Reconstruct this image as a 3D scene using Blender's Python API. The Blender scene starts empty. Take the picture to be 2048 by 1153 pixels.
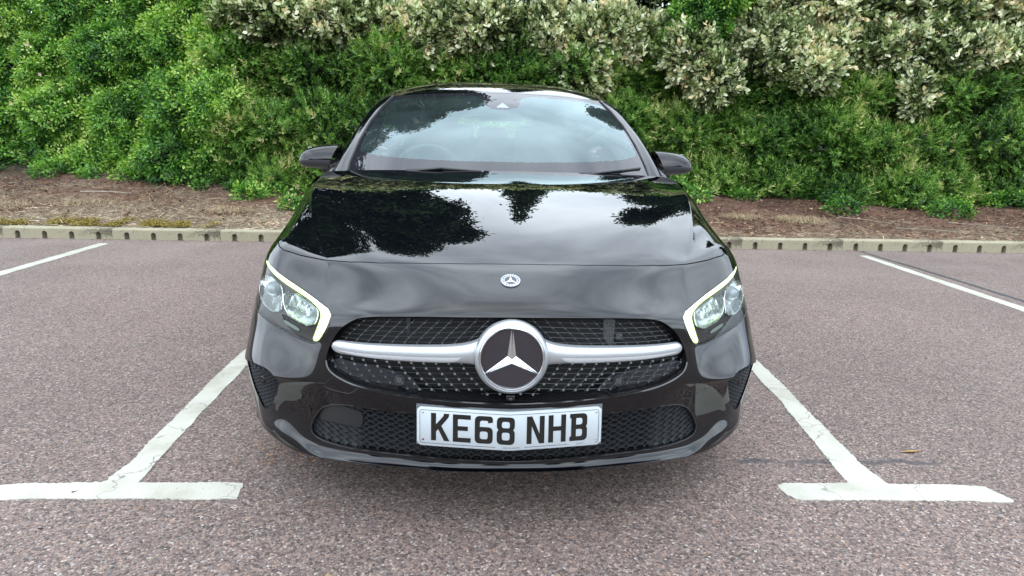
import bpy, bmesh, math, random
import numpy as np
from mathutils import Vector, Matrix
random.seed(7); rng = np.random.default_rng(11)
scene = bpy.context.scene
R_ = math.radians
# ------------------------------------------------------------------ camera
CAM_H = 1.1529
cam_d = bpy.data.cameras.new("camera"); cam = bpy.data.objects.new("camera", cam_d)
scene.collection.objects.link(cam); scene.camera = cam
cam_d.sensor_width = 36; cam_d.lens = 1303.65/2048*36; cam_d.clip_start = .05; cam_d.clip_end = 800
_p, _ro, _ya = .2341, .0216, .0376
_f = Vector((math.sin(_ya)*math.cos(_p), math.cos(_ya)*math.cos(_p), -math.sin(_p)))
_r = Vector((math.cos(_ya), -math.sin(_ya), 0)); _d = _f.cross(_r)
_r2 = _r*math.cos(_ro)-_d*math.sin(_ro); _d2 = _d*math.cos(_ro)+_r*math.sin(_ro)
M = Matrix((_r2, -_d2, -_f)).transposed().to_4x4(); M.translation = Vector((0, 0, CAM_H)); cam.matrix_world = M
# ------------------------------------------------------------------ world: bright overcast sky
SUN_EL, SUN_AZ = R_(80), R_(205)
world = bpy.data.worlds.new("World"); scene.world = world; world.use_nodes = True
wn, wl = world.node_tree.nodes, world.node_tree.links; wn.clear()
def N(nodes, t, **k):
    n = nodes.new(t)
    for a, b in k.items():
        if a in ('loc',): continue
        setattr(n, a, b)
    return n
sky = N(wn, 'ShaderNodeTexSky', sky_type='NISHITA'); sky.sun_disc = False
sky.sun_elevation = SUN_EL; sky.sun_rotation = SUN_AZ; sky.dust_density = 3; sky.air_density = 1.2
tc = N(wn, 'ShaderNodeTexCoord'); 
nz = N(wn, 'ShaderNodeTexNoise'); nz.inputs['Scale'].default_value = 2.3; nz.inputs['Detail'].default_value = 5; nz.inputs['Roughness'].default_value = .5; nz.inputs['Distortion'].default_value=.3
mp = N(wn, 'ShaderNodeMapping'); mp.inputs['Scale'].default_value = (1, 1, 1.8); mp.inputs['Location'].default_value = (.3, .1, .2)
wl.new(tc.outputs['Generated'], mp.inputs['Vector']); wl.new(mp.outputs['Vector'], nz.inputs['Vector'])
cr = N(wn, 'ShaderNodeValToRGB'); cr.color_ramp.elements[0].position = .36; cr.color_ramp.elements[1].position = .66
cr.color_ramp.elements[0].color = (4.3, 5.5, 7.1, 1); cr.color_ramp.elements[1].color = (13.0, 14.9, 16.9, 1)
wl.new(nz.outputs['Fac'], cr.inputs['Fac'])
mx = N(wn, 'ShaderNodeMixRGB'); mx.inputs['Fac'].default_value = .86
wl.new(sky.outputs['Color'], mx.inputs['Color1']); wl.new(cr.outputs['Color'], mx.inputs['Color2'])
bg = N(wn, 'ShaderNodeBackground'); bg.inputs['Strength'].default_value = .1
wo = N(wn, 'ShaderNodeOutputWorld'); wl.new(mx.outputs['Color'], bg.inputs['Color']); wl.new(bg.outputs['Background'], wo.inputs['Surface'])
# ------------------------------------------------------------------ sun behind cloud
sun_d = bpy.data.lights.new("sun", 'SUN'); sun_d.energy = .9; sun_d.angle = R_(179); sun_d.color = (1, .93, .80)
sun = bpy.data.objects.new("sun", sun_d); scene.collection.objects.link(sun)
_sd = Vector((math.sin(SUN_AZ)*math.cos(SUN_EL), math.cos(SUN_AZ)*math.cos(SUN_EL), math.sin(SUN_EL)))
sun.rotation_euler = _sd.to_track_quat('Z', 'Y').to_euler()
vs = scene.view_settings; scene.display_settings.display_device = 'sRGB'
vs.view_transform = 'Standard'; vs.look = 'None'; vs.exposure = 1.60; vs.gamma = 1; vs.use_curve_mapping = False
try:
    scene.cycles.use_denoising = True; scene.cycles.max_bounces = 8; scene.cycles.transparent_max_bounces = 16
    scene.cycles.caustics_reflective = False; scene.cycles.caustics_refractive = False
except Exception: pass

# ------------------------------------------------------------------ generic helpers
def link(o, parent=None):
    scene.collection.objects.link(o)
    if parent is not None: o.parent = parent
    return o
def tag(o, label=None, cat=None, group=None, kind=None):
    if label: o['label'] = label
    if cat: o['category'] = cat
    if group: o['group'] = group
    if kind: o['kind'] = kind
    return o
def empty(name, loc=(0,0,0), rz=0):
    o = bpy.data.objects.new(name, None); o.empty_display_size = .1; link(o); o.location = loc; o.rotation_euler.z = rz; return o
def mesh_obj(name, V, F, mats, parent=None, normals=None, smooth=True, mat_idx=None, uv=None):
    me = bpy.data.meshes.new(name)
    V = np.asarray(V, dtype=np.float32)
    if normals is not None:                                    # wind every face so that it agrees with the wanted normals
        Na = np.asarray(normals, float); G = []
        for f in F:
            a, b, c = (V[i].astype(float) for i in (f[0], f[1], f[2])); fnn = np.cross(b-a, V[f[-1]].astype(float)-a)+np.cross(c-b, a-b)*.5
            G.append(tuple(f) if fnn@Na[list(f)].sum(0) >= 0 else tuple(f)[::-1])
        F = G
    if isinstance(F, np.ndarray):
        k = F.shape[1]; nf = len(F)
        me.vertices.add(len(V)); me.vertices.foreach_set('co', V.ravel())
        me.loops.add(nf*k); me.loops.foreach_set('vertex_index', F.astype(np.int32).ravel())
        me.polygons.add(nf); me.polygons.foreach_set('loop_start', np.arange(nf, dtype=np.int32)*k)
        try: me.polygons.foreach_set('loop_total', np.full(nf, k, dtype=np.int32))
        except Exception: pass
        me.update(calc_edges=True)
    else:
        me.from_pydata([tuple(map(float, v)) for v in V], [], [tuple(map(int, f)) for f in F])
    me.polygons.foreach_set('use_smooth', np.full(len(me.polygons), bool(smooth)))
    if not isinstance(mats, (list, tuple)): mats = [mats]
    for m in mats: me.materials.append(m)
    if mat_idx is not None: me.polygons.foreach_set('material_index', np.asarray(mat_idx, dtype=np.int32))
    me.update()
    if normals is not None:
        me.normals_split_custom_set_from_vertices([tuple(map(float, n)) for n in normals])
    o = bpy.data.objects.new(name, me); return link(o, parent)

class MB:
    """collects simple shapes, links them as ONE mesh"""
    def __init__(s): s.V = []; s.F = []; s.n = 0
    def add(s, V, F):
        s.V += [tuple(v) for v in V]; s.F += [tuple(int(i)+s.n for i in f) for f in F]; s.n += len(V); return s
    def box(s, c, d, rot=None):
        x, y, z = [k/2 for k in d]
        P = [Vector((a, b, e)) for a in (-x, x) for b in (-y, y) for e in (-z, z)]
        if rot is not None: P = [rot @ p for p in P]
        P = [p+Vector(c) for p in P]
        return s.add(P, [(0,1,3,2),(4,6,7,5),(0,4,5,1),(2,3,7,6),(0,2,6,4),(1,5,7,3)])
    def tube(s, pts, r, n=8, closed=False, caps=True):
        pts = [Vector(p) for p in pts]; m = len(pts); rr = r if isinstance(r, (list, tuple)) else [r]*m
        V = []; up = None
        for i, p in enumerate(pts):
            a = pts[(i-1) % m] if (i > 0 or closed) else pts[i]; b = pts[(i+1) % m] if (i < m-1 or closed) else pts[i]
            t = (b-a).normalized()
            if up is None: up = Vector((0,0,1)) if abs(t.z) < .9 else Vector((1,0,0))
            x = t.cross(up).normalized(); up = x.cross(t).normalized()
            for k in range(n):
                q = 2*math.pi*k/n; V.append(p+rr[i]*(x*math.cos(q)+up*math.sin(q)))
        F = []
        for i in range(m if closed else m-1):
            j = (i+1) % m
            for k in range(n): F.append((i*n+k, i*n+(k+1) % n, j*n+(k+1) % n, j*n+k))
        if caps and not closed: F.append(tuple(range(n))[::-1]); F.append(tuple((m-1)*n+k for k in range(n)))
        return s.add(V, F)
    def lathe(s, prof, n=48, M=None):
        """prof: (r, h) pairs, axis +Z"""
        V = []; F = []; m = len(prof)
        for k in range(n):
            q = 2*math.pi*k/n
            for r, h in prof:
                v = Vector((r*math.cos(q), r*math.sin(q), h)); V.append(M @ v if M is not None else v)
        for k in range(n):
            j = (k+1) % n
            for i in range(m-1): F.append((k*m+i, j*m+i, j*m+i+1, k*m+i+1))
        return s.add(V, F)
    def prism(s, poly, fa, fb):
        """poly of 2D points; fa/fb map a point to front and back 3D positions"""
        n = len(poly); V = [fa(*p) for p in poly]+[fb(*p) for p in poly]
        F = [tuple(range(n)), tuple(range(2*n-1, n-1, -1))]+[(i, i+n, (i+1) % n+n, (i+1) % n) for i in range(n)]
        return s.add(V, F)
    def build(s, name, mat, parent=None, smooth=True, bevel=0, auto=True, tri=False):
        o = mesh_obj(name, s.V, s.F, mat, parent, smooth=smooth)
        bm = bmesh.new(); bm.from_mesh(o.data); bmesh.ops.recalc_face_normals(bm, faces=bm.faces); bm.to_mesh(o.data); bm.free()
        if bevel:
            b = o.modifiers.new('bevel', 'BEVEL'); b.width = bevel; b.segments = 2; b.limit_method = 'ANGLE'; b.angle_limit = R_(35)
        if smooth and auto:
            me = o.data; me.polygons.foreach_set('use_smooth', np.full(len(me.polygons), True))
            bm = bmesh.new(); bm.from_mesh(me)
            for e in bm.edges:
                if len(e.link_faces) == 2 and e.calc_face_angle(0) > R_(38): e.smooth = False
            bm.to_mesh(me); bm.free()
        return o

# B-spline surface through a net of points
def bs_matrix(n, sub, alpha=1.0):
    A = np.zeros((n, n)); A[0,0] = A[-1,-1] = 1
    for i in range(1, n-1): A[i, i-1:i+2] = (1/6, 4/6, 1/6)
    Ai = np.linalg.inv(A)*alpha+np.eye(n)*(1-alpha)
    T = []
    for i in range(n-1):
        for k in range(sub): T.append(i+k/sub)
    T.append(n-1)
    B = np.zeros((len(T), n))
    for r, t in enumerate(T):
        i = min(int(t), n-2); f = t-i
        w = ((1-f)**3/6, (3*f**3-6*f*f+4)/6, (-3*f**3+3*f*f+3*f+1)/6, f**3/6)
        for j, ww in zip(range(i-1, i+3), w):
            if j < 0: B[r,0] += 2*ww; B[r,1] -= ww
            elif j > n-1: B[r,n-1] += 2*ww; B[r,n-2] -= ww
            else: B[r,j] += ww
    return B@Ai
def bs_surface(P, su, sv, alpha=.9):
    P = np.asarray(P, float); A = bs_matrix(P.shape[0], sv, alpha); B = bs_matrix(P.shape[1], su, alpha)
    return np.einsum('ri,ijk,cj->rck', A, P, B)
def grid_normals(S):
    du = np.gradient(S, axis=1); dv = np.gradient(S, axis=0); n = np.cross(du, dv)
    return n/np.maximum(np.linalg.norm(n, axis=-1, keepdims=True), 1e-12)
def grid_faces(h, w, off=0):
    i = np.arange(h*w).reshape(h, w)
    return np.stack([i[:-1,:-1], i[:-1,1:], i[1:,1:], i[1:,:-1]], -1).reshape(-1, 4)+off

class Skin:
    def __init__(s, V, Nn, F): s.V = np.asarray(V, float); s.N = np.asarray(Nn, float); s.F = F
    def clip(s, d):
        """split along d=0 -> (skin where d<0, skin where d>0)"""
        d = np.asarray(d, float).copy(); d[np.abs(d) < 1e-7] = 1e-7
        V = list(s.V); Nn = list(s.N); neg = []; pos = []; cache = {}
        sg = d > 0
        def cut(a, b):
            k = (a, b) if a < b else (b, a)
            if k not in cache:
                a2, b2 = k; t = d[a2]/(d[a2]-d[b2]); cache[k] = len(V)
                V.append(s.V[a2]*(1-t)+s.V[b2]*t); nn = s.N[a2]*(1-t)+s.N[b2]*t; Nn.append(nn/np.linalg.norm(nn))
            return cache[k]
        for f in s.F:
            g = [sg[i] for i in f]
            if all(g): pos.append(f); continue
            if not any(g): neg.append(f); continue
            A = []; B = []
            m = len(f)
            for i in range(m):
                a = f[i]; b = f[(i+1) % m]
                (B if sg[a] else A).append(a)
                if sg[a] != sg[b]: c = cut(a, b); A.append(c); B.append(c)
            if len(A) > 2: neg.append(tuple(A))
            if len(B) > 2: pos.append(tuple(B))
        def mk(F):
            used = sorted({i for f in F for i in f}); mp_ = {u: k for k, u in enumerate(used)}
            if not used: return Skin(np.zeros((0,3)), np.zeros((0,3)), [])
            S_ = Skin(np.array([V[u] for u in used]), np.array([Nn[u] for u in used]), [tuple(mp_[i] for i in f) for f in F]); return S_
        return mk(neg), mk(pos)
    def boundary(s):
        cnt = {}
        for f in s.F:
            for i in range(len(f)):
                a, b = f[i], f[(i+1) % len(f)]; k = (min(a,b), max(a,b)); cnt.setdefault(k, []).append((a, b))
        return [v[0] for v in cnt.values() if len(v) == 1]
    def rim(s, d, offs, tol=2e-4):
        """walls hanging off the boundary edges where |d|<tol, returned as (V, F)"""
        E = [(a, b) for a, b in s.boundary() if abs(d[a]) < tol and abs(d[b]) < tol]
        ids = sorted({i for e in E for i in e}); mp_ = {u: k for k, u in enumerate(ids)}; n = len(ids)
        V = [s.V[i] for i in ids]+[s.V[i]+(offs(s.V[i], s.N[i])) for i in ids]
        F = [(mp_[b], mp_[a], mp_[a]+n, mp_[b]+n) for a, b in E]
        return V, F
    def obj(s, name, mat, parent, rims=()):
        o = mesh_obj(name, s.V, s.F, mat, parent, normals=s.N); return o

def seg_sdf(P, poly, closed=True):
    """signed distance of 2D points to a polygon (negative inside)"""
    P = np.asarray(P, float); poly = np.asarray(poly, float); n = len(poly); best = np.full(len(P), 1e9); inside = np.zeros(len(P), bool)
    for i in range(n if closed else n-1):
        a = poly[i]; b = poly[(i+1) % n]; ab = b-a; ap = P-a
        t = np.clip((ap@ab)/max(ab@ab, 1e-12), 0, 1); dd = np.linalg.norm(ap-t[:,None]*ab, axis=1); best = np.minimum(best, dd)
        if closed:
            c = ((a[1] > P[:,1]) != (b[1] > P[:,1])); 
            with np.errstate(divide='ignore', invalid='ignore'): xi = (b[0]-a[0])*(P[:,1]-a[1])/(b[1]-a[1])+a[0]
            inside ^= c & (P[:,0] < xi)
    return np.where(inside, -best, best) if closed else best
def smooth_poly(pts, sub=6, closed=True, it=2):
    """Chaikin corner cutting of a 2D/3D polygon, keeps it close to its points"""
    P = [np.array(p, float) for p in pts]
    for _ in range(it):
        Q = []; n = len(P)
        for i in range(n if closed else n-1):
            a, b = P[i], P[(i+1) % n]; Q += [a*.75+b*.25, a*.25+b*.75]
        if not closed: Q = [P[0]]+Q+[P[-1]]
        P = Q
    return np.array(P)
def crs(pts, sub=8, closed=False):
    """Catmull-Rom through points"""
    P = [np.array(p, float) for p in pts]; n = len(P); out = []
    for i in range(n if closed else n-1):
        p0 = P[(i-1) % n] if (i > 0 or closed) else 2*P[0]-P[1]; p1 = P[i]; p2 = P[(i+1) % n]; p3 = P[(i+2) % n] if (i+2 < n or closed) else 2*P[-1]-P[-2]
        for k in range(sub):
            t = k/sub; out.append(.5*((2*p1)+(-p0+p2)*t+(2*p0-5*p1+4*p2-p3)*t*t+(-p0+3*p1-3*p2+p3)*t**3))
    if not closed: out.append(P[-1])
    return np.array(out)
# ------------------------------------------------------------------ materials
def pmat(name, col=(.5,.5,.5), rough=.5, metal=0, coat=0, coat_r=.03, spec=.5, emit=None, es=0, bump=None, var=None, ior=1.5):
    """Principled with optional noise bump (scale, strength, dist) and colour variation (scale, amount)"""
    m = bpy.data.materials.new(name); m.use_nodes = True; nt = m.node_tree; b = nt.nodes['Principled BSDF']
    b.inputs['Base Color'].default_value = (*col, 1); b.inputs['Roughness'].default_value = rough; b.inputs['Metallic'].default_value = metal
    b.inputs['Coat Weight'].default_value = coat; b.inputs['Coat Roughness'].default_value = coat_r; b.inputs['IOR'].default_value = ior
    b.inputs['Specular IOR Level'].default_value = spec
    if emit: b.inputs['Emission Color'].default_value = (*emit, 1); b.inputs['Emission Strength'].default_value = es
    t = nt.nodes.new('ShaderNodeTexCoord')
    if var:
        n = nt.nodes.new('ShaderNodeTexNoise'); n.inputs['Scale'].default_value = var[0]; n.inputs['Detail'].default_value = 6; n.inputs['Roughness'].default_value = .65
        nt.links.new(t.outputs['Object'], n.inputs['Vector'])
        mr = nt.nodes.new('ShaderNodeMapRange'); mr.inputs[1].default_value = .3; mr.inputs[2].default_value = .7; mr.inputs[3].default_value = 1-var[1]; mr.inputs[4].default_value = 1+var[1]
        nt.links.new(n.outputs['Fac'], mr.inputs[0])
        h = nt.nodes.new('ShaderNodeVectorMath'); h.operation = 'SCALE'; h.inputs[0].default_value = col; nt.links.new(mr.outputs[0], h.inputs['Scale'])
        nt.links.new(h.outputs[0], b.inputs['Base Color'])
    if bump:
        n = nt.nodes.new('ShaderNodeTexNoise'); n.inputs['Scale'].default_value = bump[0]; n.inputs['Detail'].default_value = 4
        nt.links.new(t.outputs['Object'], n.inputs['Vector'])
        bp = nt.nodes.new('ShaderNodeBump'); bp.inputs['Strength'].default_value = bump[1]; bp.inputs['Distance'].default_value = bump[2]
        nt.links.new(n.outputs['Fac'], bp.inputs['Height']); nt.links.new(bp.outputs[0], b.inputs['Normal'])
    return m
def glass_mat(name, tint, ior=1.5, dust=0.0, rough=0.0, dustcol=(.6,.65,.66)):
    m = bpy.data.materials.new(name); m.use_nodes = True; nt = m.node_tree; nt.nodes.clear()
    tr = nt.nodes.new('ShaderNodeBsdfTransparent'); tr.inputs['Color'].default_value = (*tint, 1)
    gl = nt.nodes.new('ShaderNodeBsdfGlossy'); gl.inputs['Roughness'].default_value = rough
    if 'windscreen' in name: gl.inputs['Color'].default_value = (.80, .97, 1, 1)
    fr = nt.nodes.new('ShaderNodeFresnel'); fr.inputs['IOR'].default_value = ior
    df = nt.nodes.new('ShaderNodeBsdfDiffuse'); df.inputs['Color'].default_value = (*dustcol, 1)
    m1 = nt.nodes.new('ShaderNodeMixShader'); m2 = nt.nodes.new('ShaderNodeMixShader'); o = nt.nodes.new('ShaderNodeOutputMaterial')
    t = nt.nodes.new('ShaderNodeTexCoord'); n = nt.nodes.new('ShaderNodeTexNoise'); n.inputs['Scale'].default_value = 5; n.inputs['Detail'].default_value = 6
    nt.links.new(t.outputs['Object'], n.inputs['Vector'])
    mr = nt.nodes.new('ShaderNodeMapRange'); mr.inputs[1].default_value = .35; mr.inputs[2].default_value = .7; mr.inputs[3].default_value = dust*.6; mr.inputs[4].default_value = dust*1.5
    nt.links.new(n.outputs['Fac'], mr.inputs[0]); nt.links.new(mr.outputs[0], m1.inputs[0])
    nt.links.new(tr.outputs[0], m1.inputs[1]); nt.links.new(df.outputs[0], m1.inputs[2])
    nt.links.new(fr.outputs[0], m2.inputs[0]); nt.links.new(m1.outputs[0], m2.inputs[1]); nt.links.new(gl.outputs[0], m2.inputs[2]); nt.links.new(m2.outputs[0], o.inputs[0])
    return m
def coat_ior(m_, v):
    m_.node_tree.nodes['Principled BSDF'].inputs['Coat IOR'].default_value = v; return m_
PAINT = pmat('black_paint', (.0014,.0019,.0030), .4, 0, 1, .010, .0)
coat_ior(PAINT, 1.52)
GLOSS = pmat('gloss_black_plastic', (.006,.006,.007), .08, 0, .6, .03)
PLAST = pmat('textured_black_plastic', (.014,.015,.017), .42, bump=(900,.25,.0006))
PLAST2 = pmat('grey_black_plastic', (.026,.029,.033), .33, bump=(700,.2,.0006))
DARK = pmat('dark_void', (.004,.004,.004), .8)
RUBBER = pmat('rubber', (.012,.012,.012), .6)
SATIN = pmat('satin_silver', (.40,.42,.435), .34, .6, .5, .15)
CHROME = pmat('chrome', (.62,.63,.64), .07, 1)
STRIPM = pmat('bright_silver_insert', (.58,.61,.63), .35, .35)
PINM = pmat('grille_pin', (.12,.125,.13), .30, .7)
BADGE_B = pmat('badge_black', (.012,.011,.016), .12, 0, 1, .02)
WINDG = glass_mat('windscreen_glass', (.66,.80,.78), 1.72, .035, dustcol=(.4,.56,.58))
SIDEG = glass_mat('side_glass', (.25,.28,.27), 1.5, .01)
LENSG = glass_mat('lamp_lens', (.95,.97,.96), 1.33, .006)
DRL = pmat('daylight_strip', (.9,.95,.85), .3, emit=(.88,1.0,.60), es=.80)
DRLY = pmat('strip_halo_glow', (.6,.8,.3), .3, emit=(.62,.85,.18), es=.22)  # faint emission imitating the fringe of light round the strip
PLATEW = pmat('plate_white', (.385,.42,.44), .35, 0, .25, .08)
PLATEK = pmat('plate_black', (.007,.006,.005), .45, spec=.3)
INTER = pmat('interior_black', (.018,.018,.02), .6)
INTGREY = pmat('interior_grey', (.07,.075,.08), .5)
LAMPGREY = pmat('lamp_bezel', (.06,.055,.055), .25, .3, .5, .1)
REFL = pmat('lamp_reflector', (.66,.71,.70), .18, .8)
BADGE_M = pmat('badge_metal', (.30,.31,.33), .28, .8)
PROJ = pmat('projector_lens', (.22,.27,.29), .04, 0, 1, .02)
AMB = pmat('clear_marker', (.35,.42,.38), .2, .3, 1, .05)
REDL = pmat('tail_lamp_red', (.25,.005,.005), .15, 0, 1, .05)
# ------------------------------------------------------------------ the car's front skin (metres, y=0 at the nose, x to the right of the picture)
NET = [
[(0,1.26,0.985),(0.19,1.27,0.984),(0.38,1.28,0.981),(0.6,1.31,0.976),(0.78,1.35,0.965),(0.8,1.36,0.955),(0.82,1.38,0.935),(0.845,1.4,0.9),(0.868,1.43,0.82),(0.885,1.45,0.65)],
[(0,1.02,0.953),(0.19,1.02,0.952),(0.38,1.025,0.948),(0.58,1.035,0.944),(0.765,1.05,0.935),(0.79,1.06,0.918),(0.812,1.08,0.893),(0.838,1.1,0.85),(0.865,1.13,0.765),(0.888,1.17,0.6)],
[(0,0.78,0.913),(0.18,0.78,0.912),(0.36,0.78,0.907),(0.55,0.775,0.9),(0.715,0.78,0.88),(0.75,0.79,0.862),(0.785,0.81,0.84),(0.825,0.85,0.8),(0.862,0.9,0.72),(0.887,0.97,0.57)],
[(0,0.52,0.857),(0.18,0.525,0.856),(0.35,0.53,0.851),(0.5,0.535,0.843),(0.648,0.54,0.815),(0.7,0.565,0.806),(0.755,0.59,0.8),(0.815,0.65,0.765),(0.856,0.74,0.68),(0.885,0.83,0.53)],
[(0,0.355,0.814),(0.18,0.36,0.813),(0.345,0.375,0.807),(0.47,0.39,0.799),(0.592,0.4,0.772),(0.67,0.455,0.78),(0.755,0.525,0.788),(0.82,0.6,0.745),(0.86,0.68,0.655),(0.89,0.76,0.5)],
[(0,0.22,0.772),(0.18,0.23,0.771),(0.34,0.255,0.766),(0.45,0.285,0.761),(0.56,0.33,0.752),(0.655,0.395,0.756),(0.75,0.475,0.765),(0.822,0.55,0.72),(0.864,0.635,0.62),(0.896,0.7,0.47)],
[(0,0.14,0.738),(0.18,0.15,0.735),(0.335,0.185,0.724),(0.445,0.225,0.715),(0.55,0.275,0.704),(0.65,0.345,0.705),(0.75,0.43,0.725),(0.822,0.51,0.685),(0.864,0.595,0.59),(0.894,0.66,0.45)],
[(0,0.07,0.7),(0.18,0.082,0.695),(0.335,0.12,0.68),(0.44,0.16,0.667),(0.54,0.215,0.655),(0.645,0.29,0.655),(0.745,0.38,0.675),(0.82,0.465,0.645),(0.862,0.555,0.56),(0.892,0.625,0.43)],
[(0,0.03,0.662),(0.18,0.042,0.66),(0.335,0.075,0.65),(0.435,0.112,0.636),(0.535,0.165,0.61),(0.64,0.25,0.61),(0.74,0.345,0.625),(0.818,0.43,0.6),(0.862,0.515,0.53),(0.89,0.59,0.41)],
[(0,0.012,0.61),(0.18,0.022,0.61),(0.335,0.06,0.6),(0.435,0.098,0.585),(0.535,0.155,0.565),(0.64,0.235,0.565),(0.74,0.325,0.575),(0.82,0.4,0.555),(0.864,0.485,0.5),(0.89,0.57,0.39)],
[(0,0,0.55),(0.18,0.01,0.55),(0.335,0.048,0.545),(0.44,0.09,0.535),(0.55,0.155,0.52),(0.65,0.222,0.508),(0.745,0.29,0.508),(0.822,0.37,0.5),(0.866,0.46,0.46),(0.891,0.55,0.37)],
[(0,0,0.48),(0.18,0.01,0.48),(0.335,0.048,0.475),(0.445,0.09,0.465),(0.565,0.145,0.441),(0.66,0.183,0.428),(0.75,0.235,0.426),(0.832,0.335,0.431),(0.871,0.44,0.41),(0.893,0.54,0.345)],
[(0,0,0.445),(0.18,0.012,0.442),(0.335,0.052,0.437),(0.45,0.093,0.427),(0.57,0.154,0.422),(0.662,0.2,0.414),(0.752,0.258,0.412),(0.834,0.354,0.414),(0.871,0.44,0.385),(0.893,0.54,0.33)],
[(0,0.005,0.39),(0.18,0.017,0.388),(0.335,0.057,0.383),(0.45,0.1,0.375),(0.578,0.1754,0.37),(0.672,0.2328,0.365),(0.752,0.2842,0.365),(0.825,0.3664,0.36),(0.867,0.445,0.34),(0.892,0.54,0.3)],
[(0,0.028,0.3),(0.18,0.04,0.3),(0.335,0.077,0.3),(0.455,0.12,0.292),(0.59,0.196,0.285),(0.685,0.255,0.28),(0.75,0.299,0.272),(0.808,0.367,0.262),(0.854,0.44,0.252),(0.884,0.53,0.235)],
[(0,0.035,0.213),(0.18,0.045,0.213),(0.335,0.08,0.213),(0.455,0.12,0.208),(0.585,0.186,0.198),(0.675,0.226,0.206),(0.735,0.262,0.205),(0.795,0.329,0.2),(0.838,0.43,0.18),(0.875,0.51,0.18)],
[(0,0.015,0.205),(0.18,0.025,0.203),(0.335,0.06,0.198),(0.455,0.1,0.19),(0.565,0.155,0.175),(0.645,0.22,0.158),(0.705,0.28,0.15),(0.765,0.355,0.148),(0.822,0.43,0.148),(0.87,0.5,0.148)],
[(0,0.06,0.188),(0.18,0.07,0.186),(0.335,0.105,0.181),(0.45,0.145,0.175),(0.545,0.2,0.163),(0.615,0.26,0.147),(0.675,0.32,0.14),(0.742,0.385,0.14),(0.8,0.45,0.14),(0.85,0.51,0.14)]]
def front_skin(su=9, sv=10):
    P = np.array(NET, float)
    ct = P[:, 4:5]; P = np.concatenate([P[:, :4], ct*.78+P[:, 3:4]*.22, ct, ct*.78+P[:, 5:6]*.22, P[:, 5:]], 1)   # crease column
    L = P[:, :0:-1].copy(); L[..., 0] *= -1
    P = np.concatenate([L, P], 1)
    S = bs_surface(P, su, sv, .92); Nn = -grid_normals(S)
    if Nn[0, S.shape[1]//2, 2] < 0: Nn = -Nn
    h, w = S.shape[:2]; F = grid_faces(h, w)[:, ::-1] if True else 0
    return S, Nn, [tuple(f) for f in F.tolist()]
# ------------------------------------------------------------------ the car
from mathutils.bvhtree import BVHTree
CAR_X, CAR_Y, CAR_RZ = .066, 1.6814, .0135
car = empty('parked_car', (CAR_X, CAR_Y, 0), CAR_RZ)
tag(car, 'glossy black hatchback car with glowing headlights parked in the middle bay', 'car')
S, Nn, F = front_skin()
BV = BVHTree.FromPolygons([tuple(v) for v in S.reshape(-1,3)], F)
def ysk(x, z, default=None):
    h = BV.ray_cast(Vector((x, -1, z)), Vector((0, 1, 0)))
    return h[0].y if h[0] is not None else default
def nsk(x, z):
    h = BV.ray_cast(Vector((x, -1, z)), Vector((0, 1, 0)))
    if h[0] is None: return Vector((0,-1,0))
    n = h[1]; return n if n.y < 0 else -n
sk = Skin(S.reshape(-1,3), Nn.reshape(-1,3), F)
def mirror(poly): return [(-x, z) for x, z in poly][::-1]
HOOD = [(0,.220),(.12,.2225),(.235,.2335),(.387,.2625),(.4825,.296),(.5725,.3413),(.6668,.404),(.728,.452),(.753,.486),(.7665,.522),(.778,.60),(.786,.70),(.789,.85),(.786,.98),(.776,1.1),(.762,1.2),(.748,1.36),(.748,1.7),(0,1.7)]
HOODP = HOOD[:-1]+mirror(HOOD[1:-1])
GR = [(0,.662),(.207,.6585),(.370,.6465),(.418,.6375),(.445,.6275),(.484,.600),(.512,.5605),(.529,.522),(.5335,.495),(.526,.476),(.512,.464),(.470,.4465),(.405,.4345),(.31,.4295),(.2,.4285),(.1,.4255),(0,.4225)]
GRP = smooth_poly(GR+mirror(GR[1:-1]), it=2)
LAMP = [(.515,.634),(.60,.6605),(.705,.6925),(.80,.7235),(.838,.7275),(.865,.69),(.875,.64),(.862,.606),(.835,.585),(.79,.567),(.735,.552),(.70,.5465),(.645,.5375),(.607,.5325),(.578,.533),(.560,.542),(.541,.570),(.526,.598)]
INT = [(0,.372),(.25,.372),(.44,.3695),(.50,.3615),(.53,.350),(.556,.334),(.578,.308),(.595,.277),(.6035,.252),(.598,.237),(.582,.2265),(.545,.2215),(.49,.222),(.40,.2270),(.26,.2310),(.10,.2295),(0,.2262)]
INTP = smooth_poly(INT+mirror(INT[1:-1]), it=1)
VENT = [(.705,.4235),(.735,.4375),(.79,.438),(.830,.428),(.848,.402),(.852,.36),(.842,.31),(.815,.270),(.790,.255),(.768,.264),(.743,.300),(.722,.350),(.708,.392)]
fr = lambda V: V[:, [0,2]]; pl_ = lambda V: V[:, [0,1]]
def frontmask(V, d): return np.where(V[:,1] < .66, d, .5)
# wheel arches (clipped in side view)
AX_F, AX_R = .872, 3.601
def arch(V, ay): return np.hypot(V[:,1]-ay, V[:,2]-.325)-.362
d = np.where((np.abs(sk.V[:,0]) > .60), arch(sk.V, AX_F), .5); _, sk = sk.clip(d)
lensP = smooth_poly(LAMP, it=1)
holes = {}
def cut(sk, poly, gap=0):
    d = frontmask(sk.V, seg_sdf(fr(sk.V), poly)); neg, pos = sk.clip(d); return neg, pos
grille_plug, sk = cut(sk, GRP)
intake_plug, sk = cut(sk, INTP)
lens_plug, vent_plug = [], []
for s_ in (1, -1):
    lp, sk = cut(sk, [(s_*x, z) for x, z in lensP]); lens_plug.append(lp)
    vp, sk = cut(sk, smooth_poly([(s_*x, z) for x, z in VENT], it=1)); vent_plug.append(vp)
hd = seg_sdf(pl_(sk.V), HOODP); hd = np.where(sk.V[:,2] > .70, hd, .5)
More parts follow.
